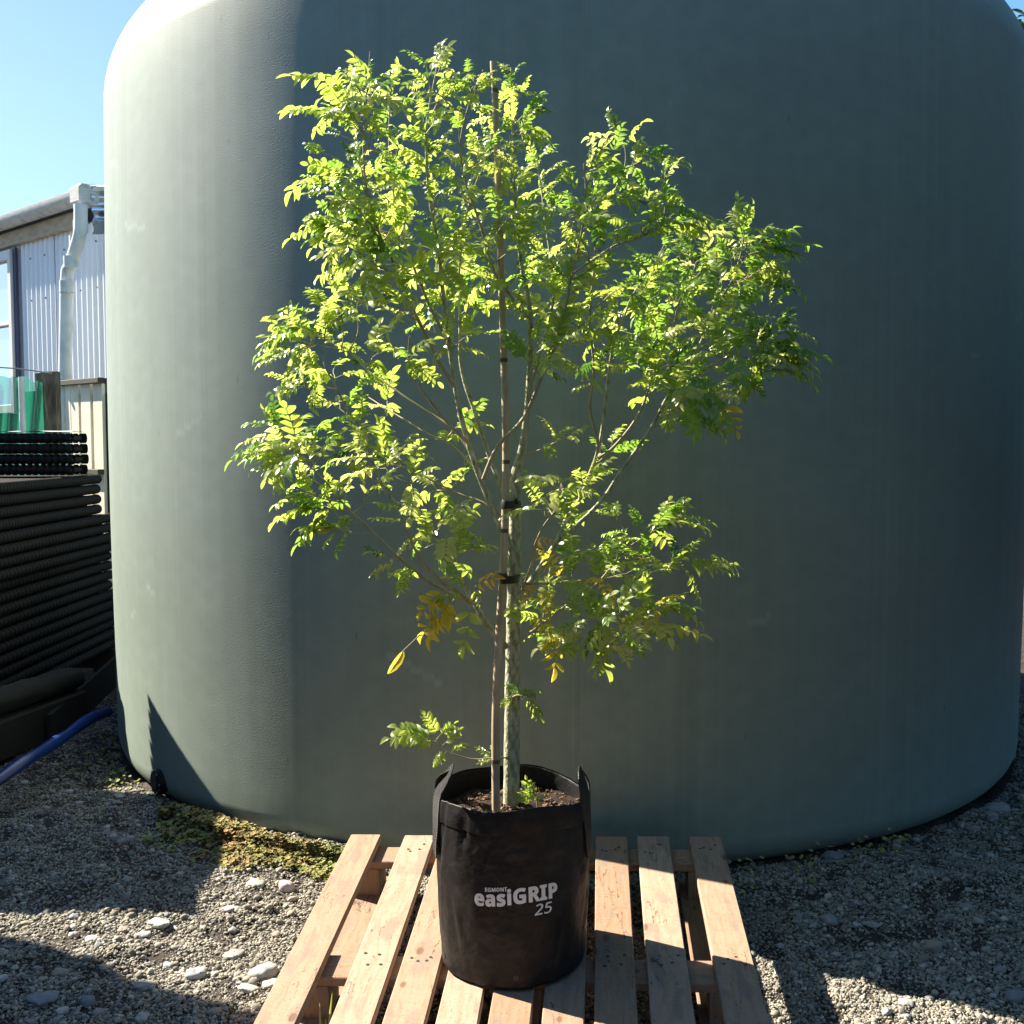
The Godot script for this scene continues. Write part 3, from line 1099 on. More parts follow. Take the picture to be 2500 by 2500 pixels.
func smooth_path(pts: Array, sub := 5) -> Array:
	var out := []
	for k in pts.size() - 1:
		var p0: Vector3 = pts[maxi(k - 1, 0)]
		var p1: Vector3 = pts[k]
		var p2: Vector3 = pts[k + 1]
		var p3: Vector3 = pts[mini(k + 2, pts.size() - 1)]
		for q in sub:
			out.append(p1.cubic_interpolate(p2, p0, p3, float(q) / sub))
	out.append(pts[pts.size() - 1])
	return out

func limb_path(px: Array, z0: float, z1: float) -> Array:
	var pts := []
	for k in px.size():
		var t := float(k) / (px.size() - 1)
		pts.append(at_px(px[k][0], px[k][1], -lerpf(z0, z1, pow(t, 1.2))))
	return smooth_path(pts)

func make_tree() -> void:
	make_leaf_shapes()
	rng.seed = 404
	var z0 := -2.342
	var foot := Vector3(0.003, 0.40, z0)
	var root := thing("young_tree", "young staked tree with bright green pinnate leaves growing in the black bag", "tree", foot)
	# trunk and leader
	var tp := limb_path([[1247, 2012], [1249, 1900], [1250, 1760], [1252, 1600], [1254, 1480], [1256, 1360], [1258, 1260], [1260, 1163], [1274, 1100], [1287, 1000], [1293, 900], [1295, 800], [1290, 730], [1275, 660], [1266, 590], [1257, 480], [1253, 380], [1250, 260], [1248, 165]], z0, z0 + 0.02)
	var tr := []
	for k in tp.size():
		var t := float(k) / (tp.size() - 1)
		var r := lerpf(0.0178, 0.0125, smoothstep(0.0, 0.40, t))
		r = lerpf(r, 0.0062, smoothstep(0.36, 0.52, t))
		r = lerpf(r, 0.0016, smoothstep(0.5, 1.0, t))
		r *= 1.0 + 0.10 * warp_noise.get_noise_1d(k * 40.0)
		tr.append(r)
		if t > 0.40: limb_nodes.append([tp[k], r])
	var tm := MB.new()
	var loc := tp.map(func(p): return p - foot)
	tm.tube(loc, tr, 16)
	put("trunk", tm.mesh(M.bark), root)
	# limbs: traced course, start depth, end depth, radius at the start and at the end
	var limbs := [
		[[[1255, 1352], [1225, 1290], [1196, 1225], [1160, 1135], [1123, 1008], [1102, 881], [1084, 736], [1067, 593], [1049, 485], [1042, 400], [1042, 300], [1062, 190], [1078, 100]], 0.02, 0.07, 0.0085, 0.0014],
		[[[1109, 945], [1080, 900], [1045, 830], [1005, 749], [969, 666], [947, 612], [925, 568], [900, 485], [888, 400], [890, 300], [897, 210], [904, 125]], 0.05, 0.16, 0.0046, 0.0012],
		[[[1098, 850], [1070, 790], [1045, 738], [1012, 659], [994, 612], [976, 546], [965, 500], [952, 400], [950, 300], [958, 190]], 0.05, -0.10, 0.0042, 0.0012],
		[[[1290, 775], [1268, 754], [1243, 718], [1208, 666], [1175, 557], [1157, 503], [1132, 430], [1125, 340], [1150, 240], [1180, 170]], 0.02, 0.14, 0.0042, 0.0012],
		[[[1246, 1250], [1220, 1180], [1196, 1117], [1160, 1008], [1136, 940], [1123, 874], [1123, 790], [1120, 690], [1128, 590], [1150, 480], [1190, 380], [1205, 290]], -0.01, -0.16, 0.0068, 0.0013],
		[[[1238, 1582], [1184, 1517], [1153, 1461], [1119, 1406], [1087, 1350], [1044, 1280], [990, 1240], [960, 1222], [931, 1182], [906, 1117], [888, 1080], [855, 1015], [815, 935], [790, 881], [795, 800]], 0.02, 0.10, 0.0068, 0.0014],
		[[[1150, 1474], [1110, 1440], [1073, 1418], [1029, 1368], [998, 1306], [985, 1240], [1000, 1170]], 0.04, 0.26, 0.0045, 0.0016],
		[[[1140, 1468], [1054, 1424], [1004, 1384], [971, 1359], [928, 1316], [881, 1272], [834, 1225], [797, 1178], [752, 1136], [712, 1118]], 0.03, -0.04, 0.0042, 0.0013],
		[[[1150, 1105], [1110, 1050], [1066, 1019], [997, 975], [942, 935], [895, 903], [850, 860], [760, 840]], 0.03, -0.18, 0.0034, 0.0012],
		[[[1168, 1150], [1100, 1085], [1051, 1062], [997, 1030], [942, 997], [900, 970]], 0.02, -0.24, 0.0032, 0.0012],
		[[[1142, 1080], [1087, 1026], [1055, 986], [1015, 932], [997, 890], [1000, 820]], 0.05, 0.28, 0.0036, 0.0013],
		[[[1232, 1305], [1192, 1236], [1116, 1204], [1044, 1167], [979, 1124], [940, 1100]], 0.0, -0.14, 0.0036, 0.0012],
		[[[1180, 1170], [1215, 1090], [1280, 1018], [1330, 900], [1366, 825], [1390, 700], [1405, 630], [1421, 560], [1430, 470], [1425, 400]], 0.06, 0.24, 0.0048, 0.0013],
		[[[1258, 1455], [1280, 1440], [1309, 1399], [1346, 1344], [1367, 1308], [1382, 1268], [1407, 1236], [1440, 1163], [1458, 1120], [1476, 1000], [1490, 880], [1505, 820], [1525, 770], [1545, 720], [1600, 640], [1640, 560]], 0.0, -0.16, 0.0078, 0.0013],
		[[[1371, 1312], [1411, 1279], [1447, 1246], [1483, 1203], [1512, 1156], [1541, 1116], [1592, 1040], [1623, 980], [1658, 929], [1689, 879], [1716, 824], [1735, 786], [1762, 731], [1790, 677], [1809, 619], [1818, 560]], -0.02, 0.03, 0.0056, 0.0014],
		[[[1640, 955], [1696, 920], [1747, 885], [1800, 870], [1860, 880]], 0.0, 0.10, 0.0030, 0.0012],
		[[[1458, 1120], [1500, 1090], [1560, 1010], [1600, 900], [1640, 800], [1680, 700], [1700, 640]], -0.06, -0.26, 0.0044, 0.0013],
		[[[1430, 1180], [1460, 1090], [1440, 1000], [1450, 900], [1440, 780], [1452, 640], [1462, 533], [1514, 440], [1528, 378], [1512, 315]], -0.04, -0.05, 0.0042, 0.0012],
		[[[1280, 1425], [1330, 1425], [1382, 1420], [1494, 1413], [1603, 1395], [1657, 1380]], 0.02, 0.05, 0.0034, 0.0012],
		[[[1262, 1572], [1295, 1545], [1331, 1518], [1380, 1480], [1404, 1464], [1458, 1424], [1520, 1351], [1549, 1326], [1621, 1283]], 0.01, -0.08, 0.0042, 0.0012],
		[[[1295, 1545], [1324, 1543], [1411, 1556], [1458, 1554], [1512, 1540], [1570, 1500]], 0.02, 0.14, 0.0030, 0.0012],
		[[[1275, 1440], [1300, 1370], [1306, 1330], [1328, 1283], [1360, 1236], [1367, 1170]], 0.04, 0.20, 0.0030, 0.0012],
		[[[1290, 960], [1320, 860], [1350, 740], [1345, 640], [1330, 540], [1320, 450], [1300, 330]], 0.0, -0.20, 0.0038, 0.0012],
		[[[1395, 670], [1440, 640], [1500, 600], [1560, 580], [1620, 540]], 0.22, 0.20, 0.0028, 0.0011],
	]
	for l in limbs:
		var pth := limb_path(l[0], z0 + l[1], z0 + l[2])
		var rad := []
		for k in pth.size():
			var t := float(k) / (pth.size() - 1)
			var r := lerpf(l[3], l[4], pow(t, 0.8))
			rad.append(r)
			if t > 0.22: limb_nodes.append([pth[k], r])
		var mb := MB.new()
		mb.tube(pth.map(func(p): return p - foot), rad, 9)
		put("branch", mb.mesh(M.twig if l[3] < 0.005 else M.bark), root)
	grow_twigs(root, foot, z0)

func inside_poly(p: Vector2, poly: PackedVector2Array) -> bool:
	return Geometry2D.is_point_in_polygon(p, poly)

func grow_twigs(root: Node3D, foot: Vector3, z0: float) -> void:
	var k2 := 2500.0 / 1932.0
	var lobes := [
		[[[671, 562], [814, 562], [927, 562], [952, 619], [896, 662], [808, 637], [727, 600]], 46.0],
		[[[927, 550], [1052, 544], [1052, 675], [989, 694], [939, 631]], 44.0],
		[[[852, 737], [902, 831], [902, 900], [871, 900]], 70.0],
		[[[602, 194], [633, 125], [702, 100], [765, 112], [836, 87], [921, 119], [971, 125], [1008, 169], [1021, 269], [996, 325], [1064, 312], [1127, 325], [1171, 262], [1264, 281], [1239, 387], [1252, 437], [1221, 475], [1189, 512], [1114, 525], [1039, 537], [977, 550], [908, 562], [814, 550], [727, 550], [646, 556], [615, 537], [602, 475], [583, 412], [590, 325]], 33.5],
		[[[1052, 550], [1189, 519], [1264, 450], [1352, 475], [1402, 437], [1483, 462], [1483, 550], [1433, 600], [1439, 662], [1402, 737], [1314, 744], [1208, 725], [1127, 712], [1058, 687], [1014, 631]], 33.5],
		[[[502, 675], [533, 637], [621, 625], [702, 644], [802, 656], [802, 681], [715, 687], [627, 694], [565, 712], [502, 731]], 42.0],
		[[[590, 744], [646, 750], [740, 750], [733, 787], [646, 787], [596, 769]], 46.0],
		[[[496, 812], [615, 818], [690, 837], [790, 843], [802, 906], [889, 993], [871, 1018], [814, 1000], [727, 925], [640, 937], [577, 975], [546, 950], [496, 887]], 43.0],
		[[[989, 893], [1052, 893], [1096, 925], [1121, 956], [1064, 965], [996, 956]], 42.0],
		[[[1058, 794], [1164, 825], [1189, 862], [1096, 831]], 60.0],
		[[[1039, 1075], [1089, 1018], [1146, 1031], [1171, 987], [1271, 962], [1252, 1031], [1314, 1062], [1189, 1087], [1071, 1106], [1002, 1100]], 43.0],
		[[[1002, 1150], [1071, 1156], [1152, 1137], [1264, 1143], [1252, 1187], [1171, 1225], [1077, 1218], [1002, 1200]], 46.0],
	]
	var tips := []
	# tips that draw the outline
	for q in [[757, 259], [744, 388], [690, 530], [776, 543], [776, 724], [809, 140], [906, 116], [970, 140], [1074, 92], [1190, 135], [1244, 140], [1316, 210], [1313, 265], [1346, 349], [1500, 312], [1655, 352], [1630, 453], [1643, 498], [1656, 530], [1682, 608], [1462, 388], [1811, 545], [1930, 582], [1935, 640], [1930, 744], [1870, 800], [1880, 862], [1835, 950], [1734, 1000], [1449, 1155], [1475, 1229], [1660, 1235], [1718, 1385], [1655, 1466], [1640, 1540], [685, 820], [660, 885], [660, 965], [668, 1046], [668, 1158], [700, 1240], [735, 1300], [802, 768], [905, 1355], [985, 1400], [1180, 1320], [960, 1090]]:
		tips.append([Vector2(q[0], q[1] + (38.0 if q[1] < 220 else 0.0)), true])
	for lb in lobes:
		var poly := PackedVector2Array()
		var lo := Vector2(9999, 9999)
		var hi := Vector2.ZERO
		for p in lb[0]:
			var v := Vector2(p[0], p[1]) * k2
			poly.append(v); lo = lo.min(v); hi = hi.max(v)
		var gap: float = lb[1] * k2
		for tr in 2600:
			var p := Vector2(rng.randf_range(lo.x, hi.x), rng.randf_range(lo.y, hi.y))
			if not inside_poly(p, poly): continue
			var ok := true
			for t in tips:
				if t[0].distance_to(p) < gap * (0.8 if t[1] else 1.0): ok = false; break
			if ok: tips.append([p, false])
	var leaves := []
	for tp in tips:
		var px: Vector2 = tp[0]
		# depth: near the depth of the limbs round it, spread through the crown
		var best := 1e9
		var base_z := z0
		for nd in limb_nodes:
			var q: Vector3 = nd[0]
			var s := project(q)
			var d := s.distance_to(px) + 0.4 * maxf(0.0, px.y - s.y)
			if d < best:
				best = d; base_z = q.z
		var tip := at_px(px.x, px.y, -(base_z + (rng.randf_range(-0.05, 0.05) if tp[1] else rng.randf_range(-0.17, 0.17))))
		var bc := 1e9
		var from := Vector3.ZERO
		for nd in limb_nodes:
			var q: Vector3 = nd[0]
			var d := q.distance_to(tip)
			var cost: float = d + 1.1 * maxf(0.0, q.y - tip.y + 0.04) + 0.5 * maxf(0.0, 0.07 - d)
			if cost < bc:
				bc = cost; from = q
		var reach := (tip - from).length()
		tip = from + (tip - from) * maxf(0.45, 1.0 - ((0.112 if px.x < 860.0 or px.x > 1600.0 else 0.048) if tp[1] else 0.022) / maxf(reach, 0.02))
		var span := tip - from
		var lift := Vector3(0, 0.16 * span.length(), 0)
		var side := Vector3(rng.randf_range(-1, 1), rng.randf_range(-0.3, 0.3), rng.randf_range(-1, 1)) * 0.07 * span.length()
		var pts := smooth_path([from, from + span * 0.35 - lift * 0.2 + side, from + span * 0.72 + lift * 0.05 - side * 0.4, tip], 4)
		var rad := []
		for k in pts.size(): rad.append(lerpf(0.0017, 0.0009, float(k) / (pts.size() - 1)))
		var tw := MB.new()
		tw.tube(pts.map(func(p): return p - foot), rad, 5)
		put("twig", tw.mesh(M.twig), root)
		# leaves in opposite pairs towards the tip
		var length := 0.0
		for k in pts.size() - 1: length += (pts[k + 1] - pts[k]).length()
		var size := rng.randf_range(0.060, 0.102)
		if px.y < 520.0: size *= 0.78
		if px.x > 1650.0: size *= 0.92
		var spin := rng.randf() * TAU
		var nodes := 3 if length > 0.09 else 2
		var tdir: Vector3 = (pts[pts.size() - 1] - pts[pts.size() - 3]).normalized()
		for nd in nodes:
			var back := nd * rng.randf_range(0.026, 0.036)
			var at: Vector3 = tip - tdir * back
			if nd == nodes - 1 and back < length * 0.9:
				at = pts[maxi(0, pts.size() - 1 - int(back / length * pts.size()))]
			spin += PI / 2 + rng.randf_range(-0.35, 0.35)
			for w in 2:
				if rng.randf() < 0.10: continue
				var ang := rng.randf_range(0.75, 1.25) if nd > 0 else rng.randf_range(0.25, 0.65)
				leaves.append(aim_leaf(at, tdir, spin + PI * w, ang, size * (0.72 if nd == 0 else rng.randf_range(0.88, 1.12)), px))
		if tp[1]:
			leaves.append(aim_leaf(tip, tdir, spin, 0.12, size * 0.8, px))
			# long arching leaves reach out past the sides of the crown
			if px.x < 860.0 or px.x > 1600.0:
				for w in 2:
					var outd := Vector3(signf(px.x - 1250.0), rng.randf_range(-0.15, 0.35), rng.randf_range(-0.5, 0.5)).normalized()
					var upv := Vector3(rng.randf_range(-0.3, 0.3), 1.0, rng.randf_range(0.0, 0.5)).normalized()
					leaves.append([leaf_basis(outd, upv, rng.randf_range(0.080, 0.118)), tip - tdir * 0.02 * w, [0, 1, 2, 1][rng.randi() % 4], 0.12, rng.randi() % 16])
	# leaves on thin shoots low on the trunk and single hanging leaves, drawn from base to tip
	for q in [
		[1066, 1812, 935, 1757, 0.05, 0], [1070, 1805, 940, 1788, 0.07, 0], [1072, 1797, 1035, 1730, 0.05, 1], [1072, 1797, 1112, 1752, 0.04, 0], [1080, 1820, 1132, 1772, 0.05, 0],
		[1066, 1815, 998, 1818, 0.06, 1], [1091, 1834, 1055, 1880, 0.06, 1], [1100, 1838, 1140, 1804, 0.06, 0], [1091, 1834, 1040, 1862, 0.07, 0], [1203, 1850, 1158, 1822, 0.03, 0], [1203, 1850, 1165, 1868, 0.03, 1], [1205, 1845, 1200, 1808, 0.04, 0],
		[1250, 1700, 1325, 1680, 0.03, 2], [1252, 1695, 1218, 1730, 0.04, 0], [1280, 1700, 1330, 1765, 0.03, 1], [1270, 1690, 1240, 1665, 0.04, 2],
		[1113, 1465, 1000, 1550, 0.06, 5], [1105, 1460, 1030, 1570, 0.07, 5], [1120, 1468, 1060, 1530, 0.06, 5], [1090, 1440, 1010, 1500, 0.05, 5],
		[1148, 1470, 1150, 1605, 0.06, 1], [1130, 1440, 1070, 1480, 0.07, 0], [1150, 1440, 1185, 1480, 0.06, 1], [1140, 1420, 1085, 1415, 0.07, 5], [1160, 1432, 1222, 1395, 0.05, 6],
		[1340, 1540, 1372, 1650, 0.08, 5], [1335, 1530, 1330, 1600, 0.08, 1], [1411, 1556, 1505, 1642, 0.06, 1], [1500, 1530, 1560, 1500, 0.10, 6], [1300, 1420, 1290, 1480, 0.05, 6], [1320, 1440, 1355, 1500, 0.06, 5],
		[1306, 1330, 1350, 1310, 0.05, 6], [1306, 1340, 1325, 1350, 0.06, 5], [1765, 985, 1815, 1065, 0.05, 5], [1290, 1470, 1235, 1500, 0.06, 1], [1310, 1500, 1345, 1560, 0.07, 5], [1270, 1480, 1240, 1530, 0.06, 1],
		[1292, 1960, 1275, 1895, 0.05, 0], [1300, 1960, 1262, 1930, 0.06, 0], [1310, 1965, 1290, 1900, 0.055, 1], [1305, 1960, 1330, 1935, 0.055, 0],
	]:
		var a := at_px(q[0], q[1], -(z0 + q[4]))
		var b := at_px(q[2], q[3], -(z0 + q[4] + rng.randf_range(-0.01, 0.04)))
		var d := b - a
		var up := (Vector3.UP * 0.7 + Vector3(0, 0, 0.7) + Vector3(rng.randf_range(-0.4, 0.4), 0, 0)).normalized()
		var s := d.length() / 1.25
		leaves.append([leaf_basis(d.normalized(), up, s), a, int(q[5]), s * 1.3, rng.randi() % 16 if q[5] < 5 and q[1] > 1650 else 16 + rng.randi() % 4])
	for q in [[[1247, 1850], [1203, 1850], [1153, 1853], [1091, 1834], [1066, 1812], [1072, 1797]], [[1311, 1990], [1311, 1958], [1300, 1925]], [[1248, 1705], [1262, 1697], [1285, 1703]], [[1110, 1462], [1020, 1555], [975, 1600], [955, 1640]]]:
		var pth := []
		for p in q: pth.append(at_px(p[0], p[1], -(z0 + 0.05)))
		pth[0] = at_px(q[0][0], q[0][1], -(z0 + (0.0 if q[0][1] < 1900 else 0.05)))
		pth = smooth_path(pth, 4)
		var rad := []
		for k in pth.size(): rad.append(lerpf(0.0018, 0.001, float(k) / (pth.size() - 1)))
		var tw := MB.new()
		tw.tube(pth.map(func(p): return p - foot), rad, 5)
		put("twig", tw.mesh(M.twig), root)
	# one lone yellow leaflet hanging from its stalk
	var lone := MB.new()
	var la := at_px(985, 1590, -(z0 + 0.05))
	var lb2 := at_px(950, 1652, -(z0 + 0.06))
	leaflet(lone, la - foot, (lb2 - la).normalized(), Vector3(0.5, 0.2, 0.8), (lb2 - la).length(), 0.022, 0.5, 0.25)
	put("leaf", lone.mesh(M.leaf5), root)
	# the leaves that show largest are parts of their own; the others are one mass
	leaves.sort_custom(func(a, b): return a[3] / -a[1].z > b[3] / -b[1].z)
	var cache := {}
	var mass := []
	for k in 7: mass.append(MB.new())
	var stalks := MB.new()
	for k in leaves.size():
		var lf: Array = leaves[k]
		var tint: int = lf[2]
		var sh: Array = leaf_shapes[lf[4]]
		var t := Transform3D(lf[0], lf[1] - foot)
		if k < 299:
			var key := "%d/%d" % [lf[4], tint]
			if not cache.has(key):
				var am := ArrayMesh.new()
				sh[0].surface(am, M["leaf%d" % tint])
				sh[1].surface(am, M.stalk)
				cache[key] = am
			var o := put("leaf", cache[key], root)
			o.transform = t
		else:
			mass[tint].add(sh[0], t)
			stalks.add(sh[1], t)
	var fm := ArrayMesh.new()
	for k in 7: mass[k].surface(fm, M["leaf%d" % k])
	stalks.surface(fm, M.stalk)
	var fo := put("foliage", fm, root)
	fo.set_meta("kind", "stuff")
	print("tips ", tips.size(), " leaves ", leaves.size())

func project(q: Vector3) -> Vector2:
	var r := q - Vector3(0, CAM_H, 0)
	var w := -r.y * sin(PITCH) - r.z * cos(PITCH)
	var u := r.y * cos(PITCH) - r.z * sin(PITCH)
	return Vector2(1250.0 + F * r.x / w, 1250.0 - F * u / w)

func leaf_basis(dir: Vector3, up: Vector3, s: float) -> Basis:
	var side := dir.cross(up).normalized()
	up = side.cross(dir).normalized()
	return Basis(dir * s, up * s, side * s)

func aim_leaf(at: Vector3, tdir: Vector3, spin: float, ang: float, size: float, px: Vector2) -> Array:
	var e1 := tdir.cross(Vector3(0.2, 0.1, 1.0)).normalized()
	var e2 := tdir.cross(e1).normalized()
	var rad := e1 * cos(spin) + e2 * sin(spin)
	var dir := (tdir * cos(ang) + rad * sin(ang) + Vector3(0, 0.18, 0)).normalized()
	var up := (Vector3.UP * 0.9 + tdir * 0.6 + Vector3(-0.25, 0, 0.1) + Vector3(rng.randf_range(-0.45, 0.45), rng.randf_range(-0.3, 0.3), rng.randf_range(-0.45, 0.45))).normalized()
	if absf(up.dot(dir)) > 0.93: up = (up + rad * 0.8).normalized()
	var r := rng.randf()
	var tint := 0
	if r < 0.32: tint = 0
	elif r < 0.66: tint = 1
	elif r < 0.78: tint = 2
	elif r < 0.955: tint = 3
	else: tint = 4
	if px.x > 1500.0 and rng.randf() < 0.35: tint = 2
	if px.y > 1380.0 and rng.randf() < 0.10: tint = 5
	return [leaf_basis(dir, up, size), at, tint, size, rng.randi() % 16]

func make_stake() -> void:
	var z := -2.342 + 0.055
	var pth := smooth_path([at_px(1211, 1992, -z), at_px(1210, 1766, -z), at_px(1217, 1580, -z), at_px(1229, 1380, -z), at_px(1234, 1217, -z), at_px(1235, 1072, -z), at_px(1231, 906, -z), at_px(1223, 647, -z), at_px(1211, 298, -z), at_px(1204, 150, -z)], 8)
	var root := thing("bamboo_stake", "slim bamboo stake tied to the trunk of the young tree", "stake", pth[0])
	var rad := []
	for k in pth.size(): rad.append(lerpf(0.0088, 0.0066, float(k) / (pth.size() - 1)))
	var mb := MB.new()
	mb.tube(pth.map(func(p): return p - pth[0]), rad, 14)
	put("cane", mb.mesh(M.cane), root)
	for py in [1850, 1700, 1560, 1398, 1296, 1128, 960, 865, 720, 560, 380, 230]:
		var bi := 0
		for k in pth.size():
			if absf(project(pth[k]).y - py) < absf(project(pth[bi]).y - py): bi = k
		var t: Vector3 = (pth[mini(bi + 1, pth.size() - 1)] - pth[maxi(bi - 1, 0)]).normalized()
		var c: Vector3 = pth[bi] - pth[0]
		var r: float = rad[bi]
		var nm := MB.new()
		nm.tube([c - t * 0.005, c - t * 0.0025, c, c + t * 0.002, c + t * 0.004], [r * 0.98, r * 1.13, r * 1.02, r * 1.15, r * 0.98], 14)
		put("node", nm.mesh(M.cane_node if int(py) % 20 else M.cane), root)
	# two ties round stake and trunk
	for q in [[1245, 1412, 0.0150], [1247, 1232, 0.0145]]:
		var c := at_px(q[0], q[1], 2.342 - 0.028)
		var tie := thing("tree_tie", "black rubber tie holding trunk and stake at the upper fork" if q[1] < 1300 else "black rubber tie holding trunk and stake below the forks", "tie", c)
		var rows := []
		for e in [-0.008, -0.004, 0.004, 0.008]:
			var row := PackedVector3Array()
			for k in 40:
				var a := TAU * k / 40
				var rr: float = q[2] + (0.0012 if absf(e) < 0.005 else 0.0)
				var p := Vector3(cos(a) * (rr + 0.004), e, sin(a) * (rr + 0.004))
				p += Vector3(-0.010, 0.0, 0.026) * signf(sin(a)) * minf(1.0, absf(sin(a)) * 2.0) if false else Vector3(-0.009, 0.002, 0.027) * sin(a)
				row.append(p)
			rows.append(row)
		var tb := MB.new()
		tb.grid(rows, true)
		for k in tb.n.size():
			if tb.n[k].dot(tb.v[k]) < 0: tb.n[k] = -tb.n[k]
		put("band", tb.mesh(M.tie), tie)
		if q[1] < 1300:
			var knot := MB.new()
			knot.tube([Vector3(0.004, 0.002, 0.018), Vector3(0.012, 0.010, 0.026), Vector3(0.016, 0.004, 0.026)], [0.005, 0.006, 0.003], 7)
			put("knot", knot.mesh(M.tie), tie)

# ------------------------------------------------------------------ trays, hose, timber
var tray_rim: ArrayMesh
var tray_panel: ArrayMesh
func make_tray(L: float, label: String, group: String, w := 0.55) -> Node3D:
	if tray_rim == null:
		var rim := MB.new()
		var path := []
		var rad := []
		var n := 318
		for k in n + 1:
			var t := float(k) / n
			path.append(Vector3(0, 0, (t - 0.5)))
			var rib := 1.0 if (k % 8) < 5 else 0.76
			if k < 4 or k > n - 4: rib = 1.0
			rad.append(0.0245 * rib)
		rim.tube(path, rad, 14, false)
		tray_rim = rim.mesh(M.tray)
		var pn := MB.new()
		pn.box(Vector3.ZERO, Vector3(0.55, 0.022, 0.985), 0.004)
		for k in 12:
			pn.box(Vector3(0, 0.0, -0.46 + 0.92 * k / 11.0), Vector3(0.56, 0.040, 0.02), 0.003)
		tray_panel = pn.mesh(M.tray)
	var o := thing("plastic_tray", label, "tray", Vector3.ZERO, group)
	for x in [-w / 2, w / 2]:
		var r := put("rim", tray_rim, o)
		r.position.x = x
		r.scale.z = L
	var p := put("panel", tray_panel, o)
	p.scale.z = L
	p.scale.x = w / 0.55
	return o

const ORD := ["topmost", "second", "third", "fourth", "fifth", "sixth", "seventh", "eighth", "ninth", "tenth", "eleventh", "twelfth", "thirteenth", "fourteenth", "fifteenth", "sixteenth", "seventeenth", "eighteenth", "nineteenth", "twentieth"]
func make_trays() -> void:
	rng.seed = 8
	var pitch := 0.0515
	var y := 1.03
	var grp := "black ribbed trays stacked beside the tank"
	# tiers from the top: count, far end, near end, label
	var tiers := [
		[4, -5.66, -4.52, "%s black ribbed tray from the top of the tier under the crosswise trays"],
		[4, -5.80, -4.34, "%s black ribbed tray from the top of the second lengthwise tier"],
		[4, -5.83, -4.33, "%s black ribbed tray from the top of the third lengthwise tier"],
		[6, -5.95, -4.33, "%s black ribbed tray from the top of the lowest tier"],
	]
	for t in tiers:
		var shift := rng.randf_range(-0.03, 0.012)
		for k in t[0]:
			var o := make_tray(t[1] * -1.0 + t[2], t[3] % ORD[k], grp)
			o.position = Vector3(-2.10 - 0.275 - 0.02 + shift + rng.randf_range(-0.006, 0.006), y - 0.0255, (t[1] + t[2]) / 2 + rng.randf_range(-0.008, 0.008))
			o.rotation.y = rng.randf_range(-0.006, 0.006)
			y -= pitch
	var base_y := y
	for k in 4:
		var o := make_tray(1.3, "%s of the black ribbed trays lying crosswise on the tall stack" % ORD[k], grp, 0.17)
		o.rotation.y = PI / 2 + rng.randf_range(-0.01, 0.01)
		o.position = Vector3(-2.12 - 0.65 + rng.randf_range(-0.006, 0.006), 1.03 + 0.0275 + pitch * (3 - k), -5.42)
	# white dusty film sheet on top of the crosswise trays
	var sheet := MB.new()
	var rows := []
	for r in 13:
		var row := PackedVector3Array()
		for c in 31:
			var x := -3.3 + 1.17 * c / 30.0
			var zz := -5.52 + 0.20 * r / 12.0
			row.append(Vector3(x, 1.03 + 0.0275 + pitch * 3 + 0.030 + 0.006 * warp_noise.get_noise_2d(x * 300.0, zz * 300.0) + 0.004, zz))
		rows.append(row)
	sheet.grid(rows, false)
	if sheet.n[40].y < 0:
		for k in sheet.n.size(): sheet.n[k] = -sheet.n[k]
	var sh := put("plastic_sheet", sheet.mesh(M.lilac))
	tag(sh, "thin whitish plastic sheet spread over the topmost trays", "sheet")
	# the stack just outside the picture, whose shadow climbs the tank
	y = 0.955
	var low_n := 0
	while y > 0.06:
		var o := make_tray(0.70, "%s black ribbed tray from the top of the separate low stack" % ORD[low_n], "black ribbed trays in the low stack")
		o.position = Vector3(-1.96 - 0.30, y, -4.085 + 0.35)
		low_n += 1
		y -= pitch
	# timbers under the tall stack
	for k in 3:
		var z := -4.62 - 0.6 * k
		var tb := MB.new()
		tb.box(Vector3.ZERO, Vector3(0.75, maxf(base_y + 0.03, 0.05), 0.12), 0.006)
		var o := put("bearer", tb.mesh(M.dark_wood))
		o.position = Vector3(-2.40, gy(-2.4, z) + (base_y + 0.03) / 2 - 0.0, z)
		tag(o, "grey timber bearer under the tall tray stack", "timber", "timber bearers under the trays")
	for k in 2:
		var tb := MB.new()
		tb.box(Vector3.ZERO, Vector3(0.7, 0.06, 0.11), 0.006)
		var o := put("bearer", tb.mesh(M.dark_wood))
		o.position = Vector3(-2.26, gy(-2.2, -3.6) + 0.025, -3.95 + 0.40 * k)
		tag(o, "grey timber bearer under the low tray stack", "timber", "timber bearers under the trays")
	# rough timber with a mossy top, and a leaning board
	var lg := MB.new()
	var lrows := []
	var la := Vector3(-2.00, 0.21, -3.98)
	var lb := Vector3(-1.86, 0.20, -4.60)
	for r in 25:
		var t := r / 24.0
		var c := la.lerp(lb, t)
		var row := PackedVector3Array()
		for k in 20:
			var a := TAU * k / 20
			var rr := 0.055 * (1.0 + 0.22 * warp_noise.get_noise_3d(cos(a) * 60.0, t * 160.0, sin(a) * 60.0))
			row.append(c + Vector3(cos(a) * rr * 1.1, sin(a) * rr * 0.9, 0))
		lrows.append(row)
	lg.grid(lrows, true)
	for k in lg.n.size():
		var c: Vector3 = la.lerp(lb, float(k / 20) / 24.0)
		if lg.n[k].dot(lg.v[k] - c) < 0: lg.n[k] = -lg.n[k]
	var lo := put("log", lg.mesh(M.dark_wood))
	tag(lo, "rough grey log with lichen lying against the tray stack", "log")
	var lp := MB.new()
	lp.bar(Vector3(-1.99, 0.075, -3.98), Vector3(-1.85, 0.075, -4.6), 0.12, 0.15, 0.006)
	var lpo := put("beam", lp.mesh(M.dark_wood))
	tag(lpo, "dark timber beam lying under the lichened log", "beam")
	var bd := MB.new()
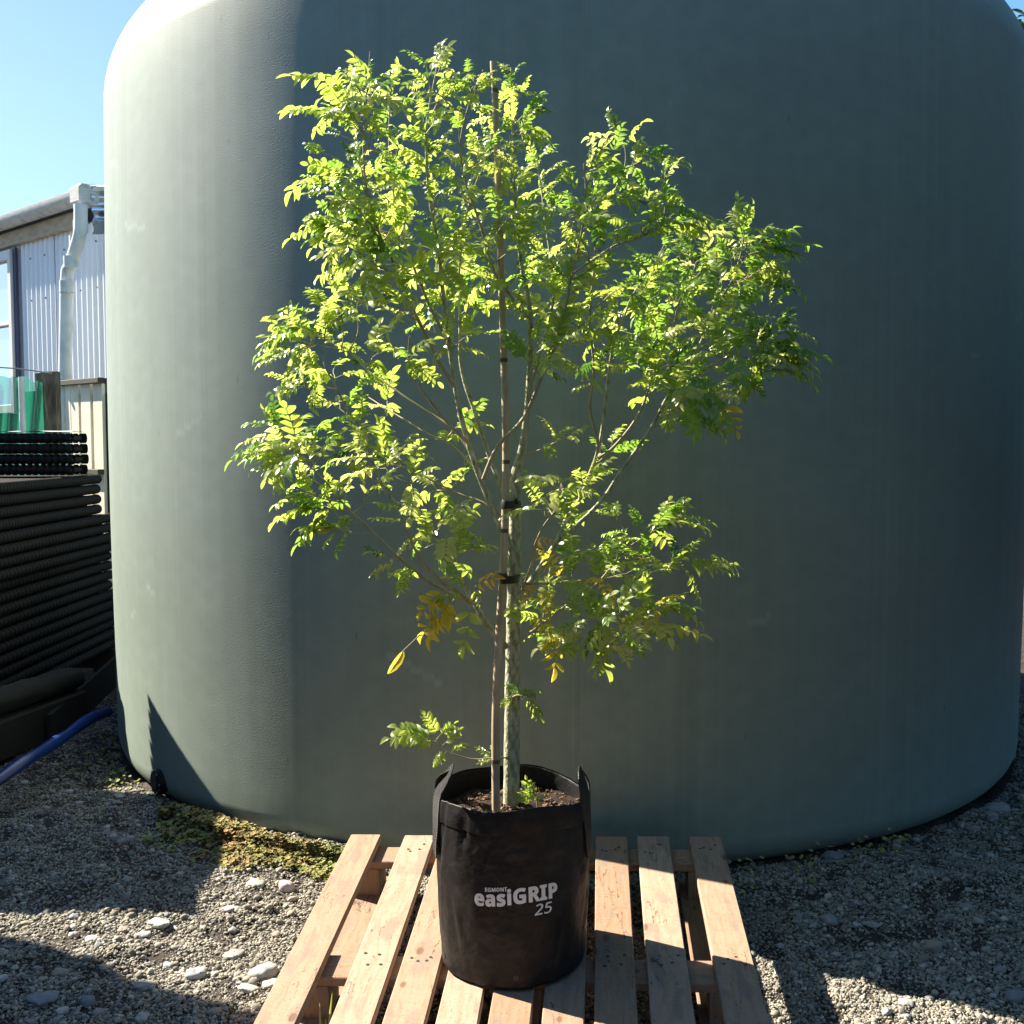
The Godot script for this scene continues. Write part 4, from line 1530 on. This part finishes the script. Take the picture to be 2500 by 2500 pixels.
	bd.bar(Vector3(-1.83, 0.05, -4.30), Vector3(-1.86, 0.13, -5.2), 0.018, 0.14, 0.002)
	var bo := put("plank", bd.mesh(M.dark_wood))
	tag(bo, "dark plank on edge leaning at the foot of the tray stack", "plank")
	# blue hose
	var hp := []
	for q in [[-120, 1975, 3.33], [-20, 1915, 3.50], [55, 1862, 3.68], [110, 1828, 3.86], [160, 1796, 4.02], [215, 1757, 4.22], [262, 1738, 4.42]]:
		hp.append(at_px(q[0], q[1], q[2]))
	hp = smooth_path(hp, 6)
	var hr := []
	for k in hp.size(): hr.append(0.0215 + 0.0018 * sin(k * 0.7))
	var hm := MB.new()
	hm.tube(hp, hr, 16, true)
	var ho := put("hose", hm.mesh(M.blue))
	tag(ho, "thick blue plastic hose lying along the foot of the trays", "hose")

# ------------------------------------------------------------------ building on the sunny side
func make_building() -> void:
	var corner := at_px(266, 560, 7.05)
	corner.y = 0
	var along := Vector3(-0.725, 0, -0.69).normalized()      # away from the corner
	var face := Vector3(-0.69, 0, 0.725).normalized()
	var wlen := 5.2
	var y0 := at_px(190, 925, 7.2).y
	var y1 := at_px(150, 550, 7.3).y
	var root := thing("farm_building", "shed clad in pale corrugated steel behind the tray stack", "building", corner)
	# corrugated cladding as sheets of 0.76 m
	var pitch := 0.076
	var sheets := int(wlen / 0.76)
	for s in sheets:
		var rows := []
		var seg := 8
		var n := 10 * seg
		var stagger := 0.004 * (s % 2)
		for yy in [y0 - (0.05 if s > 0 else 0.0), (y0 + y1) / 2, y1]:
			var row := PackedVector3Array()
			for k in n + 2:
				var d := s * 0.76 + pitch * k / seg
				row.append(along * d + face * (0.0085 * cos(TAU * k / seg) + stagger) + Vector3(0, yy, 0))
			rows.append(row)
		var mb := MB.new()
		mb.grid(rows, false)
		if mb.n[5].dot(face) < 0:
			for k in mb.n.size(): mb.n[k] = -mb.n[k]
		var sh := put("cladding_sheet", mb.mesh(M.steel), root)
		for fy in [y1 - 0.13, (y0 + y1) / 2 + 0.08]:
			for q in [2, 5, 8]:
				var c: Vector3 = along * (s * 0.76 + pitch * q) + face * 0.012 + Vector3(0, fy, 0)
				var sm := MB.new()
				sm.tube([c, c + face * 0.006], [0.007, 0.005], 7)
				put("screw", sm.mesh(M.screw), sh)
	# body of the building behind the cladding
	var body := MB.new()
	body.profile_bar(along * (wlen / 2) - face * 1.55 + Vector3(0, (y1 + 0.06) / 2 - 0.05, 0), along, Vector3.UP, face, wlen - 0.02, y1 + 0.1, 3.0, 0.01)
	put("wall", body.mesh(M.grey_wood), root)
	# eave board, gutter
	var ev := MB.new()
	ev.profile_bar(along * (wlen / 2 + 0.16) + face * 0.03 + Vector3(0, y1 + 0.035, 0), along, Vector3.UP, face, wlen - 0.3, 0.10, 0.04, 0.004)
	put("fascia", ev.mesh(M.eave_wood), root)
	var gt := MB.new()
	var gp := []
	for k in 11:
		var a := PI * k / 10.0
		gp.append(Vector2(-0.062 * cos(a), -0.055 * sin(a)))
	gp.append(Vector2(0.066, 0.02))
	var grow := []
	for e in [0.08, 2.5, 5.1]:
		var row := PackedVector3Array()
		for p in gp: row.append(along * e + face * (0.12 + p.x) + Vector3(0, y1 + 0.135 + p.y, 0))
		for q in gp.size():
			var p: Vector2 = gp[gp.size() - 1 - q]
			row.append(along * e + face * (0.12 + p.x * 0.93) + Vector3(0, y1 + 0.138 + p.y * 0.93, 0))
		grow.append(row)
	gt.grid(grow, true)
	for k in gt.n.size():
		var kk := k % (gp.size() * 2)
		if kk < gp.size():
			var p: Vector2 = gp[kk]
			if gt.n[k].dot(face * p.x + Vector3.UP * p.y) < 0: gt.n[k] = -gt.n[k]
	var gut := put("gutter", gt.mesh(M.gutter), root)
	var cap := MB.new()
	cap.profile_bar(along * 0.07 + face * 0.122 + Vector3(0, y1 + 0.125, 0), along, Vector3.UP, face, 0.12, 0.125, 0.13, 0.02)
	put("end_cap", cap.mesh(M.gutter), gut)
	# roof
	var rf := MB.new()
	var rr := []
	for e in [0.0, 1.0]:
		var row := PackedVector3Array()
		for k in 8 * 68:
			row.append(along * (-0.02 + pitch * k / 8.0) + face * (0.10 - 3.3 * e) + Vector3(0, y1 + 0.165 + 0.35 * e + 0.0085 * cos(TAU * k / 8.0), 0))
		rr.append(row)
	rf.grid(rr, false)
	if rf.n[5].y < 0:
		for k in rf.n.size(): rf.n[k] = -rf.n[k]
	put("roof", rf.mesh(M.steel), root)
	# corrugated barge sheet at the corner, ribs level
	var bs := MB.new()
	var br := []
	var ba := at_px(226, 512, 6.98) - corner
	var bb := at_px(300, 512, 7.25) - corner
	for k in 49:
		var row := PackedVector3Array()
		var yy := -0.155 + 0.31 * k / 48.0
		var wob := 0.016 * cos(TAU * k / 12.0)
		for e in [0.0, 1.0]:
			row.append(ba.lerp(bb, e) + Vector3(0, yy, wob))
		br.append(row)
	bs.grid(br, false)
	for k in bs.n.size():
		if bs.n[k].z < 0: bs.n[k] = -bs.n[k]
	put("barge_sheet", bs.mesh(M.steel_blue), root)
	# window
	var wc := 1.37
	var wa := 1.40
	var wb := 2.9
	var wt := at_px(50, 628, 8.1).y
	var wl := at_px(50, 915, 8.1).y - 0.25
	var fr := []
	fr.append([along * ((wa + wb) / 2) + Vector3(0, wt, 0), wb - wa, 0.07, "frame_head"])
	fr.append([along * ((wa + wb) / 2) + Vector3(0, wl, 0), wb - wa, 0.06, "frame_sill"])
	fr.append([along * ((wa + wb) / 2) + Vector3(0, wl + (wt - wl) * 0.56, 0), wb - wa, 0.03, "glazing_bar"])
	var win := put("window", MB_box_mesh(along * ((wa + wb) / 2) + face * 0.020 + Vector3(0, (wt + wl) / 2, 0), along, face, wb - wa - 0.04, wt - wl - 0.04, 0.012, M.glass), root)
	for q in fr:
		put(q[3], MB_box_mesh(q[0] + face * 0.03, along, face, q[1], q[2], 0.06, M.white_paint), win)
	for d in [wa, (wa + wb) / 2, wb]:
		put("frame_jamb", MB_box_mesh(along * d + face * 0.032 + Vector3(0, (wt + wl) / 2, 0), along, face, 0.045, wt - wl + 0.07, 0.055, M.white_paint), win)
	put("flashing", MB_box_mesh(along * (wa - 0.045) + face * 0.030 + Vector3(0, (wt + wl) / 2, 0), along, face, 0.045, wt - wl + 0.09, 0.018, M.navy), win)
	# corner post and its pipe
	var cp := MB.new()
	cp.bar(along * -0.05 + face * 0.0 + Vector3(0, 0.0, 0), along * -0.05 + Vector3(0, y1 + 0.03, 0), 0.09, 0.05, 0.004, face)
	put("corner_flashing", cp.mesh(M.lilac), root)
	# downpipe: its own course, offset and brackets
	var dz := 6.93
	var dp := []
	for q in [[197, 500, 6.90], [197, 560, 6.90], [193, 582, 6.92], [175, 640, 6.97], [165, 662, 6.98], [163, 690, 6.98], [160, 860, 6.98], [157, 1100, 6.98], [155, 1300, 6.98]]:
		dp.append(at_px(q[0], q[1], q[2]) - corner)
	var dpm := MB.new()
	var drad := []
	for k in dp.size(): drad.append(0.041)
	dpm.tube(dp, drad, 20)
	var down := put("downpipe", dpm.mesh(M.pvc), root)
	for q in [[197, 553], [173, 640], [163, 700], [187, 590]]:
		var c := at_px(q[0], q[1], 6.95) - corner
		var jm := MB.new()
		jm.tube([c + Vector3(0, -0.035, 0.0), c + Vector3(0, 0.035, 0.0)], [0.0445, 0.0445], 20)
		put("socket", jm.mesh(M.pvc), down)
	var bc := at_px(158, 928, 6.98) - corner
	var bm := MB.new()
	bm.tube([bc + Vector3(0, -0.012, 0), bc + Vector3(0, 0.012, 0)], [0.046, 0.046], 20)
	bm.bar(bc + Vector3(-0.10, 0, 0.02), bc + Vector3(-0.04, 0, 0.02), 0.01, 0.03)
	put("bracket", bm.mesh(M.white_paint), down)
	# things in front of the building's foot
	make_yard()

func MB_box_mesh(o: Vector3, along: Vector3, face: Vector3, l: float, h: float, d: float, m: Material) -> ArrayMesh:
	var mb := MB.new()
	mb.profile_bar(o, along, Vector3.UP, face, l, h, d, 0.003)
	return mb.mesh(m)

func on_plane(px: float, py: float, p: Vector3, nn: Vector3) -> Vector3:
	var o := Vector3(0, CAM_H, 0)
	var d := at_px(px, py, 1.0) - o
	return o + d * ((p - o).dot(nn) / d.dot(nn))

func make_yard() -> void:
	# cream board fence with dark gaps, set parallel to the shed wall
	var al := Vector3(0.725, 0, 0.69).normalized()
	var fn := Vector3(-0.69, 0, 0.725).normalized()
	var p0 := at_px(215, 1000, 6.75)
	var root := thing("board_fence", "cream vertical boards in a dark frame below the shed wall", "fence", Vector3(p0.x, 0, p0.z))
	var off := root.position
	for q in [[152, 174], [176, 194], [200, 223], [230, 252]]:
		var a := on_plane(q[0], 938, off, fn) - off
		var b := on_plane(q[1], 938, off, fn) - off
		var low := on_plane((q[0] + q[1]) / 2.0, 1152, off, fn).y - 0.4
		var mb := MB.new()
		mb.profile_bar(Vector3((a.x + b.x) / 2, (a.y + low) / 2, (a.z + b.z) / 2), al, Vector3.UP, fn, (b - a).length(), a.y - low, 0.02, 0.003)
		put("board", mb.mesh(M.cream), root)
	for py in [933, 1150]:
		var a := on_plane(150, py, off, fn) - off
		var b := on_plane(258, py, off, fn) - off
		a.y = (a.y + b.y) / 2; b.y = a.y
		var mb := MB.new()
		mb.bar(a + fn * 0.03, b + fn * 0.03, 0.04, 0.032, 0.003)
		put("rail", mb.mesh(M.rail), root)
	for px in [197, 226.5, 256]:
		var a := on_plane(px, 935, off, fn) - off
		var mb := MB.new()
		mb.profile_bar(Vector3(a.x, a.y * 0.5 - 0.05, a.z) - fn * 0.03, al, Vector3.UP, fn, 0.10, a.y - 0.02, 0.03, 0.003)
		put("post", mb.mesh(M.rail), root)
	# grey pole at the corner
	var pa := at_px(276, 570, 6.75)
	var pl := MB.new()
	pl.tube([Vector3(0, -0.05, 0), Vector3(0, pa.y, 0)], [0.017, 0.017], 14)
	for py in [962, 1066]:
		pl.tube([Vector3(0, at_px(276, py, 6.75).y - 0.03, 0), Vector3(0, at_px(276, py, 6.75).y + 0.03, 0)], [0.026, 0.026], 10)
	var po := put("pole", pl.mesh(M.post_grey))
	po.position = Vector3(at_px(276, 1000, 6.75).x, 0, -6.75)
	tag(po, "thin grey metal pole between the shed corner and the tank", "pole")
	var lw := MB.new()
	lw.profile_bar(Vector3(0, 0.62, 0), al, Vector3.UP, fn, 0.14, 1.3, 0.03, 0.003)
	var lo := put("panel", lw.mesh(M.lilac))
	lo.position = Vector3(at_px(263, 1100, 6.9).x, 0, -6.92)
	tag(lo, "narrow pale lilac panel beside the cream boards", "panel")
	# grey timber post and a leaning board
	var tb := MB.new()
	var ta := at_px(126, 907, 6.5)
	tb.box(Vector3(0, ta.y / 2, 0), Vector3(0.072, ta.y, 0.072), 0.006)
	var to := put("timber_post", tb.mesh(M.grey_wood))
	to.position = Vector3(ta.x, 0, -6.5)
	tag(to, "square grey timber post standing beside the white downpipe", "post")
	var ba := at_px(97, 912, 6.42)
	var bb := at_px(110, 1090, 6.36)
	bb = ba + (bb - ba) * 2.4
	var bm := MB.new()
	bm.bar(Vector3.ZERO, bb - ba, 0.05, 0.03, 0.003, Vector3(0, 0, 1))
	var bo := put("leaning_board", bm.mesh(M.grey_wood))
	bo.position = ba
	tag(bo, "weathered board leaning against the grey timber post", "board")
	# shade net on a wire
	var nd := 6.25
	var rows := []
	for r in 15:
		var row := PackedVector3Array()
		for c in 60:
			var t := c / 59.0
			var px := lerpf(-260.0, 94.0, t)
			var top := 920.0 + 2.5 * sin(t * 90.0) + (10.0 if t > 0.9 else 0.0)
			var p := at_px(px, lerpf(top, 1190.0, r / 14.0), nd)
			p.z += 0.035 * sin(t * 46.0 + r * 0.15) + 0.02 * sin(t * 17.0) - 0.25 * maxf(0.0, t - 0.75)
			row.append(p)
		rows.append(row)
	var nm := MB.new()
	nm.grid(rows, false)
	for k in nm.n.size():
		if nm.n[k].z < 0: nm.n[k] = -nm.n[k]
	var no := put("shade_net", nm.mesh(M.net))
	tag(no, "green shade net hanging from a wire before the shed", "net")
	var w := MB.new()
	var wp := smooth_path([at_px(-260, 880, 6.2), at_px(0, 897, 6.25), at_px(60, 902, 6.3), at_px(126, 912, 6.42)], 4)
	var wr := []
	for k in wp.size(): wr.append(0.004)
	w.tube(wp, wr, 6)
	var wo := put("wire", w.mesh(M.wire))
	tag(wo, "thin wire strung to the grey timber post above the net", "wire")
	for px in [52, -90]:
		var p := at_px(px, 920, 6.1)
		var mb := MB.new()
		mb.tube([Vector3(0, -0.03, 0), Vector3(0, p.y, 0)], [0.016, 0.016], 12)
		var o := put("net_post", mb.mesh(M.pvc))
		o.position = Vector3(p.x, 0, p.z)
		tag(o, "slim pale post standing against the green shade net", "post", "posts of the shade net")

# ------------------------------------------------------------------ plants at the tank's foot
func make_plants() -> void:
	rng.seed = 17
	# ground cover: small rosettes
	var one := MB.new()
	for k in 6:
		var a := TAU * k / 6
		var d := Vector3(cos(a), 0.55, sin(a)).normalized()
		leaflet(one, Vector3.ZERO, d, Vector3(-cos(a) * 0.4, 1, -sin(a) * 0.4).normalized(), 1.0, 0.72, 0.2, 0.3)
	var spots := []
	var tries := 0
	while spots.size() < 6000 and tries < 120000:
		tries += 1
		var px := rng.randf_range(385, 860)
		var t := (px - 385.0) / 475.0
		var py := lerpf(2005, 2125, t) + rng.randf_range(-25, 95) * (0.75 + 0.35 * sin(t * 7.0))
		var p := on_ground(px, py)
		if in_tank(p.x, p.z, -0.005): continue
		if p.x > -0.47 and p.z > -3.0: continue
		var d := Vector2(p.x, p.z).distance_to(TANK_C) - TANK_R
		if rng.randf() > exp(-pow(d / (0.12 + 0.07 * bump_noise.get_noise_2d(p.x * 300.0, p.z * 300.0)), 2.0)): continue
		if bump_noise.get_noise_2d(p.x * 420.0 + 90.0, p.z * 420.0) < -0.28: continue
		spots.append([p, t, d])
	# a few more along the shaded foot
	for k in 500:
		var a := rng.randf_range(-0.05, 0.55) if k % 2 else rng.randf_range(-1.35, -0.95)
		var rr := TANK_R + absf(rng.randfn(0.0, 0.06))
		var x := TANK_C.x + sin(a) * rr
		var z := TANK_C.y + cos(a) * rr
		spots.append([Vector3(x, gy(x, z), z), 0.8, rr - TANK_R])
	var mm := MultiMesh.new()
	mm.transform_format = MultiMesh.TRANSFORM_3D
	mm.use_colors = true
	mm.mesh = one.mesh(M.moss)
	mm.instance_count = spots.size()
	for k in spots.size():
		var p: Vector3 = spots[k][0]
		var t: float = spots[k][1]
		var s := rng.randf_range(0.0045, 0.0095)
		mm.set_instance_transform(k, Transform3D(Basis.from_euler(Vector3(rng.randf_range(-0.5, 0.5), rng.randf() * TAU, rng.randf_range(-0.5, 0.5))).scaled(Vector3.ONE * s), p + Vector3(0, rng.randf_range(0.002, 0.045) * (1.0 if spots[k][2] < 0.10 else 0.35), 0)))
		var rusty := clampf(0.55 - 0.5 * absf(t - 0.42) * 2.2 + 0.6 * bump_noise.get_noise_2d(p.x * 260.0, p.z * 260.0) + rng.randf_range(-0.3, 0.3), 0, 1)
		var green := Vector3(0.24, 0.265, 0.085) * rng.randf_range(0.7, 1.35)
		var rust := Vector3(0.34, 0.20, 0.095) * rng.randf_range(0.7, 1.3)
		var c := green.lerp(rust, rusty)
		mm.set_instance_color(k, Color(c.x, c.y, c.z))
	var o := MultiMeshInstance3D.new()
	o.multimesh = mm
	o.name = "ground_cover"
	add_child(o, true)
	tag(o, "low rusty-green stonecrop growing along the foot of the tank", "ground cover", "", "stuff")
	# weeds
	weed(on_ground(363, 2062), 7, 0.050, "broad-leaved weed seedling with pale upright leaves in the gravel", 0.034, 0.2)
	weed(on_ground(247, 2018), 13, 0.075, "tall bright green weed in the sunlit wedge of gravel", 0.013, 1.0)
	weed(on_ground(296, 2008), 7, 0.042, "tiny bright green weed beside the taller one", 0.012, 1.0)
	# grass blades through the pallet
	var gb := thing("grass_tuft", "few grass blades poking up through the pallet's first gap", "grass", pal(0.80, 0.118, 0.11))
	for q in [[-0.012, 0.10, 0.02], [0.018, 0.12, -0.03], [0.006, 0.07, 0.04]]:
		var mb := MB.new()
		leaflet(mb, Vector3(q[0] * 0.3, -0.02, 0), Vector3(q[0] * 4.0, 1.0, q[2]).normalized(), Vector3(0, 0.2, 1), q[1] + 0.02, 0.006, 0.4, 0.1)
		put("blade", mb.mesh(M.leaf1), gb)

func weed(p: Vector3, n: int, h: float, label: String, ll: float, tall: float) -> void:
	var root := thing("weed", label, "weed", p)
	var st := MB.new()
	st.tube([Vector3(0, -0.005, 0), Vector3(0.002, h * 0.5 * tall, 0), Vector3(0.004, h * maxf(tall, 0.25), 0.0)], [0.0015, 0.0012, 0.0008], 5)
	put("stem", st.mesh(M.stalk), root)
	for k in n:
		var a := k * 2.4 + rng.randf_range(-0.3, 0.3)
		var y := h * tall * (0.3 + 0.7 * k / n) + (h * 0.12 if tall < 0.5 else 0.0)
		var d := Vector3(cos(a), 0.75 if tall < 0.5 else 0.5, sin(a)).normalized()
		var mb := MB.new()
		leaflet(mb, Vector3(0.002, y, 0), d, Vector3(-cos(a) * 0.5, 1, -sin(a) * 0.5).normalized(), ll * rng.randf_range(0.8, 1.2), ll * 0.45, 0.3, 0.3)
		put("leaf", mb.mesh(M.weed), root)

# ------------------------------------------------------------------ surroundings beside the picture
func leafy(mb: MB, c: Vector3, r: Vector3, n: int, s: float) -> void:
	for k in n:
		var d := Vector3(rng.randfn(0, 1), rng.randfn(0, 1), rng.randfn(0, 1)).normalized()
		var p := c + Vector3(d.x * r.x, d.y * r.y, d.z * r.z) * pow(rng.randf(), 0.35) * (0.8 + 0.35 * warp_noise.get_noise_3d(d.x * 60.0 + c.z * 30.0, d.y * 60.0, d.z * 60.0))
		var dir := Vector3(rng.randf_range(-1, 1), rng.randf_range(-0.7, 0.7), rng.randf_range(-1, 1)).normalized()
		leaflet(mb, p, dir, Vector3(rng.randf_range(-0.6, 0.6), 1, rng.randf_range(-0.6, 0.6)).normalized(), s * rng.randf_range(0.7, 1.3), s * 0.45, 0.3, 0.3)

func shrub_tree(at: Vector3, h: float, r: float, label: String, n: int, ls := 0.11, grp := "dark trees along the shaded side of the yard") -> void:
	var root := thing("broadleaf_tree", label, "tree", at, grp)
	var t := MB.new()
	t.tube([Vector3(0, -0.1, 0), Vector3(0.05, h * 0.3, 0), Vector3(-0.03, h * 0.62, 0.03), Vector3(0.02, h * 0.9, 0)], [0.11, 0.09, 0.06, 0.02], 10)
	for k in 7:
		var a := k * 2.4
		var y := h * (0.3 + 0.07 * k)
		t.tube([Vector3(0, y, 0), Vector3(cos(a) * r * 0.4, y + 0.25, sin(a) * r * 0.4), Vector3(cos(a) * r * 0.85, y + 0.55, sin(a) * r * 0.85)], [0.04, 0.025, 0.008], 7)
	put("trunk", t.mesh(M.twig), root)
	var c := MB.new()
	for k in 12:
		var a := k * 2.4
		var f := k / 12.0
		leafy(c, Vector3(cos(a) * r * 0.55 * (1.1 - f), h * (0.16 + 0.76 * f), sin(a) * r * 0.55 * (1.1 - f)), Vector3(r * 0.55, h * 0.14, r * 0.55), n / 12, ls)
	put("crown", c.mesh(M.hedge), root)

func make_surroundings() -> void:
	rng.seed = 91
	# tall shed outside the picture: its corner throws the long shadow across the gravel
	var sx := -3.05
	var sz := -3.61
	var root := thing("garden_shed", "dark tall shed standing beside the yard on the sunny side", "shed", Vector3(sx - 1.2, -0.1, sz + 2.0))
	var mb := MB.new()
	mb.box(Vector3(0, 1.10, 0), Vector3(2.4, 2.20, 4.0), 0.01)
	put("wall", mb.mesh(M.shed), root)
	var rf := MB.new()
	rf.box(Vector3(0, 2.235, 0), Vector3(2.44, 0.06, 4.04), 0.01)
	put("roof", rf.mesh(M.shed), root)
	var added_belt := ["unseen tall tree added behind the yard to block sky light, facing the tank", "unseen tall tree added behind the yard to block sky light, beside the dark shed", "unseen tall tree added behind the yard to block sky light, at the shaded corner"]
	for k in 7:  # row added behind the camera, out of view, to cut skylight on the tank
		shrub_tree(Vector3(-6.0 + 2.1 * k, -0.2, 4.6 + 0.4 * sin(k * 2.0)), 6.4, 1.7, added_belt[1 if k < 2 else (0 if k < 5 else 2)], 3600, 0.26, "unseen tall trees added behind the yard to block sky light")
	shrub_tree(Vector3(4.05, 0, -7.6), 5.0, 1.25, "dark leafy tree showing past the shaded edge of the tank", 5200)
	shrub_tree(Vector3(3.45, 0, -4.5), 4.2, 1.15, "unseen dark tree added to block sky light, standing close beside the tank's shaded flank", 7200)  # added out of view, like the next two, to darken ground and tank
	shrub_tree(Vector3(2.85, 0, -2.7), 4.2, 1.15, "unseen dark tree added to block sky light, beside the shaded end of the pallet", 7200)
	shrub_tree(Vector3(2.7, 0, -0.9), 4.2, 1.15, "unseen dark tree added to block sky light, across the yard from the dark shed", 7200)

# ------------------------------------------------------------------
func _ready() -> void:
	bump_noise.seed = 4
	bump_noise.frequency = 0.03
	warp_noise.seed = 11
	warp_noise.frequency = 0.02
	make_light()
	make_materials()
	make_ground()
	make_tank()
	make_building()
	make_pallet()
	make_bag()
	make_stake()
	make_tree()
	make_trays()
	make_plants()
	make_stones()
	make_gravel()
	make_surroundings()
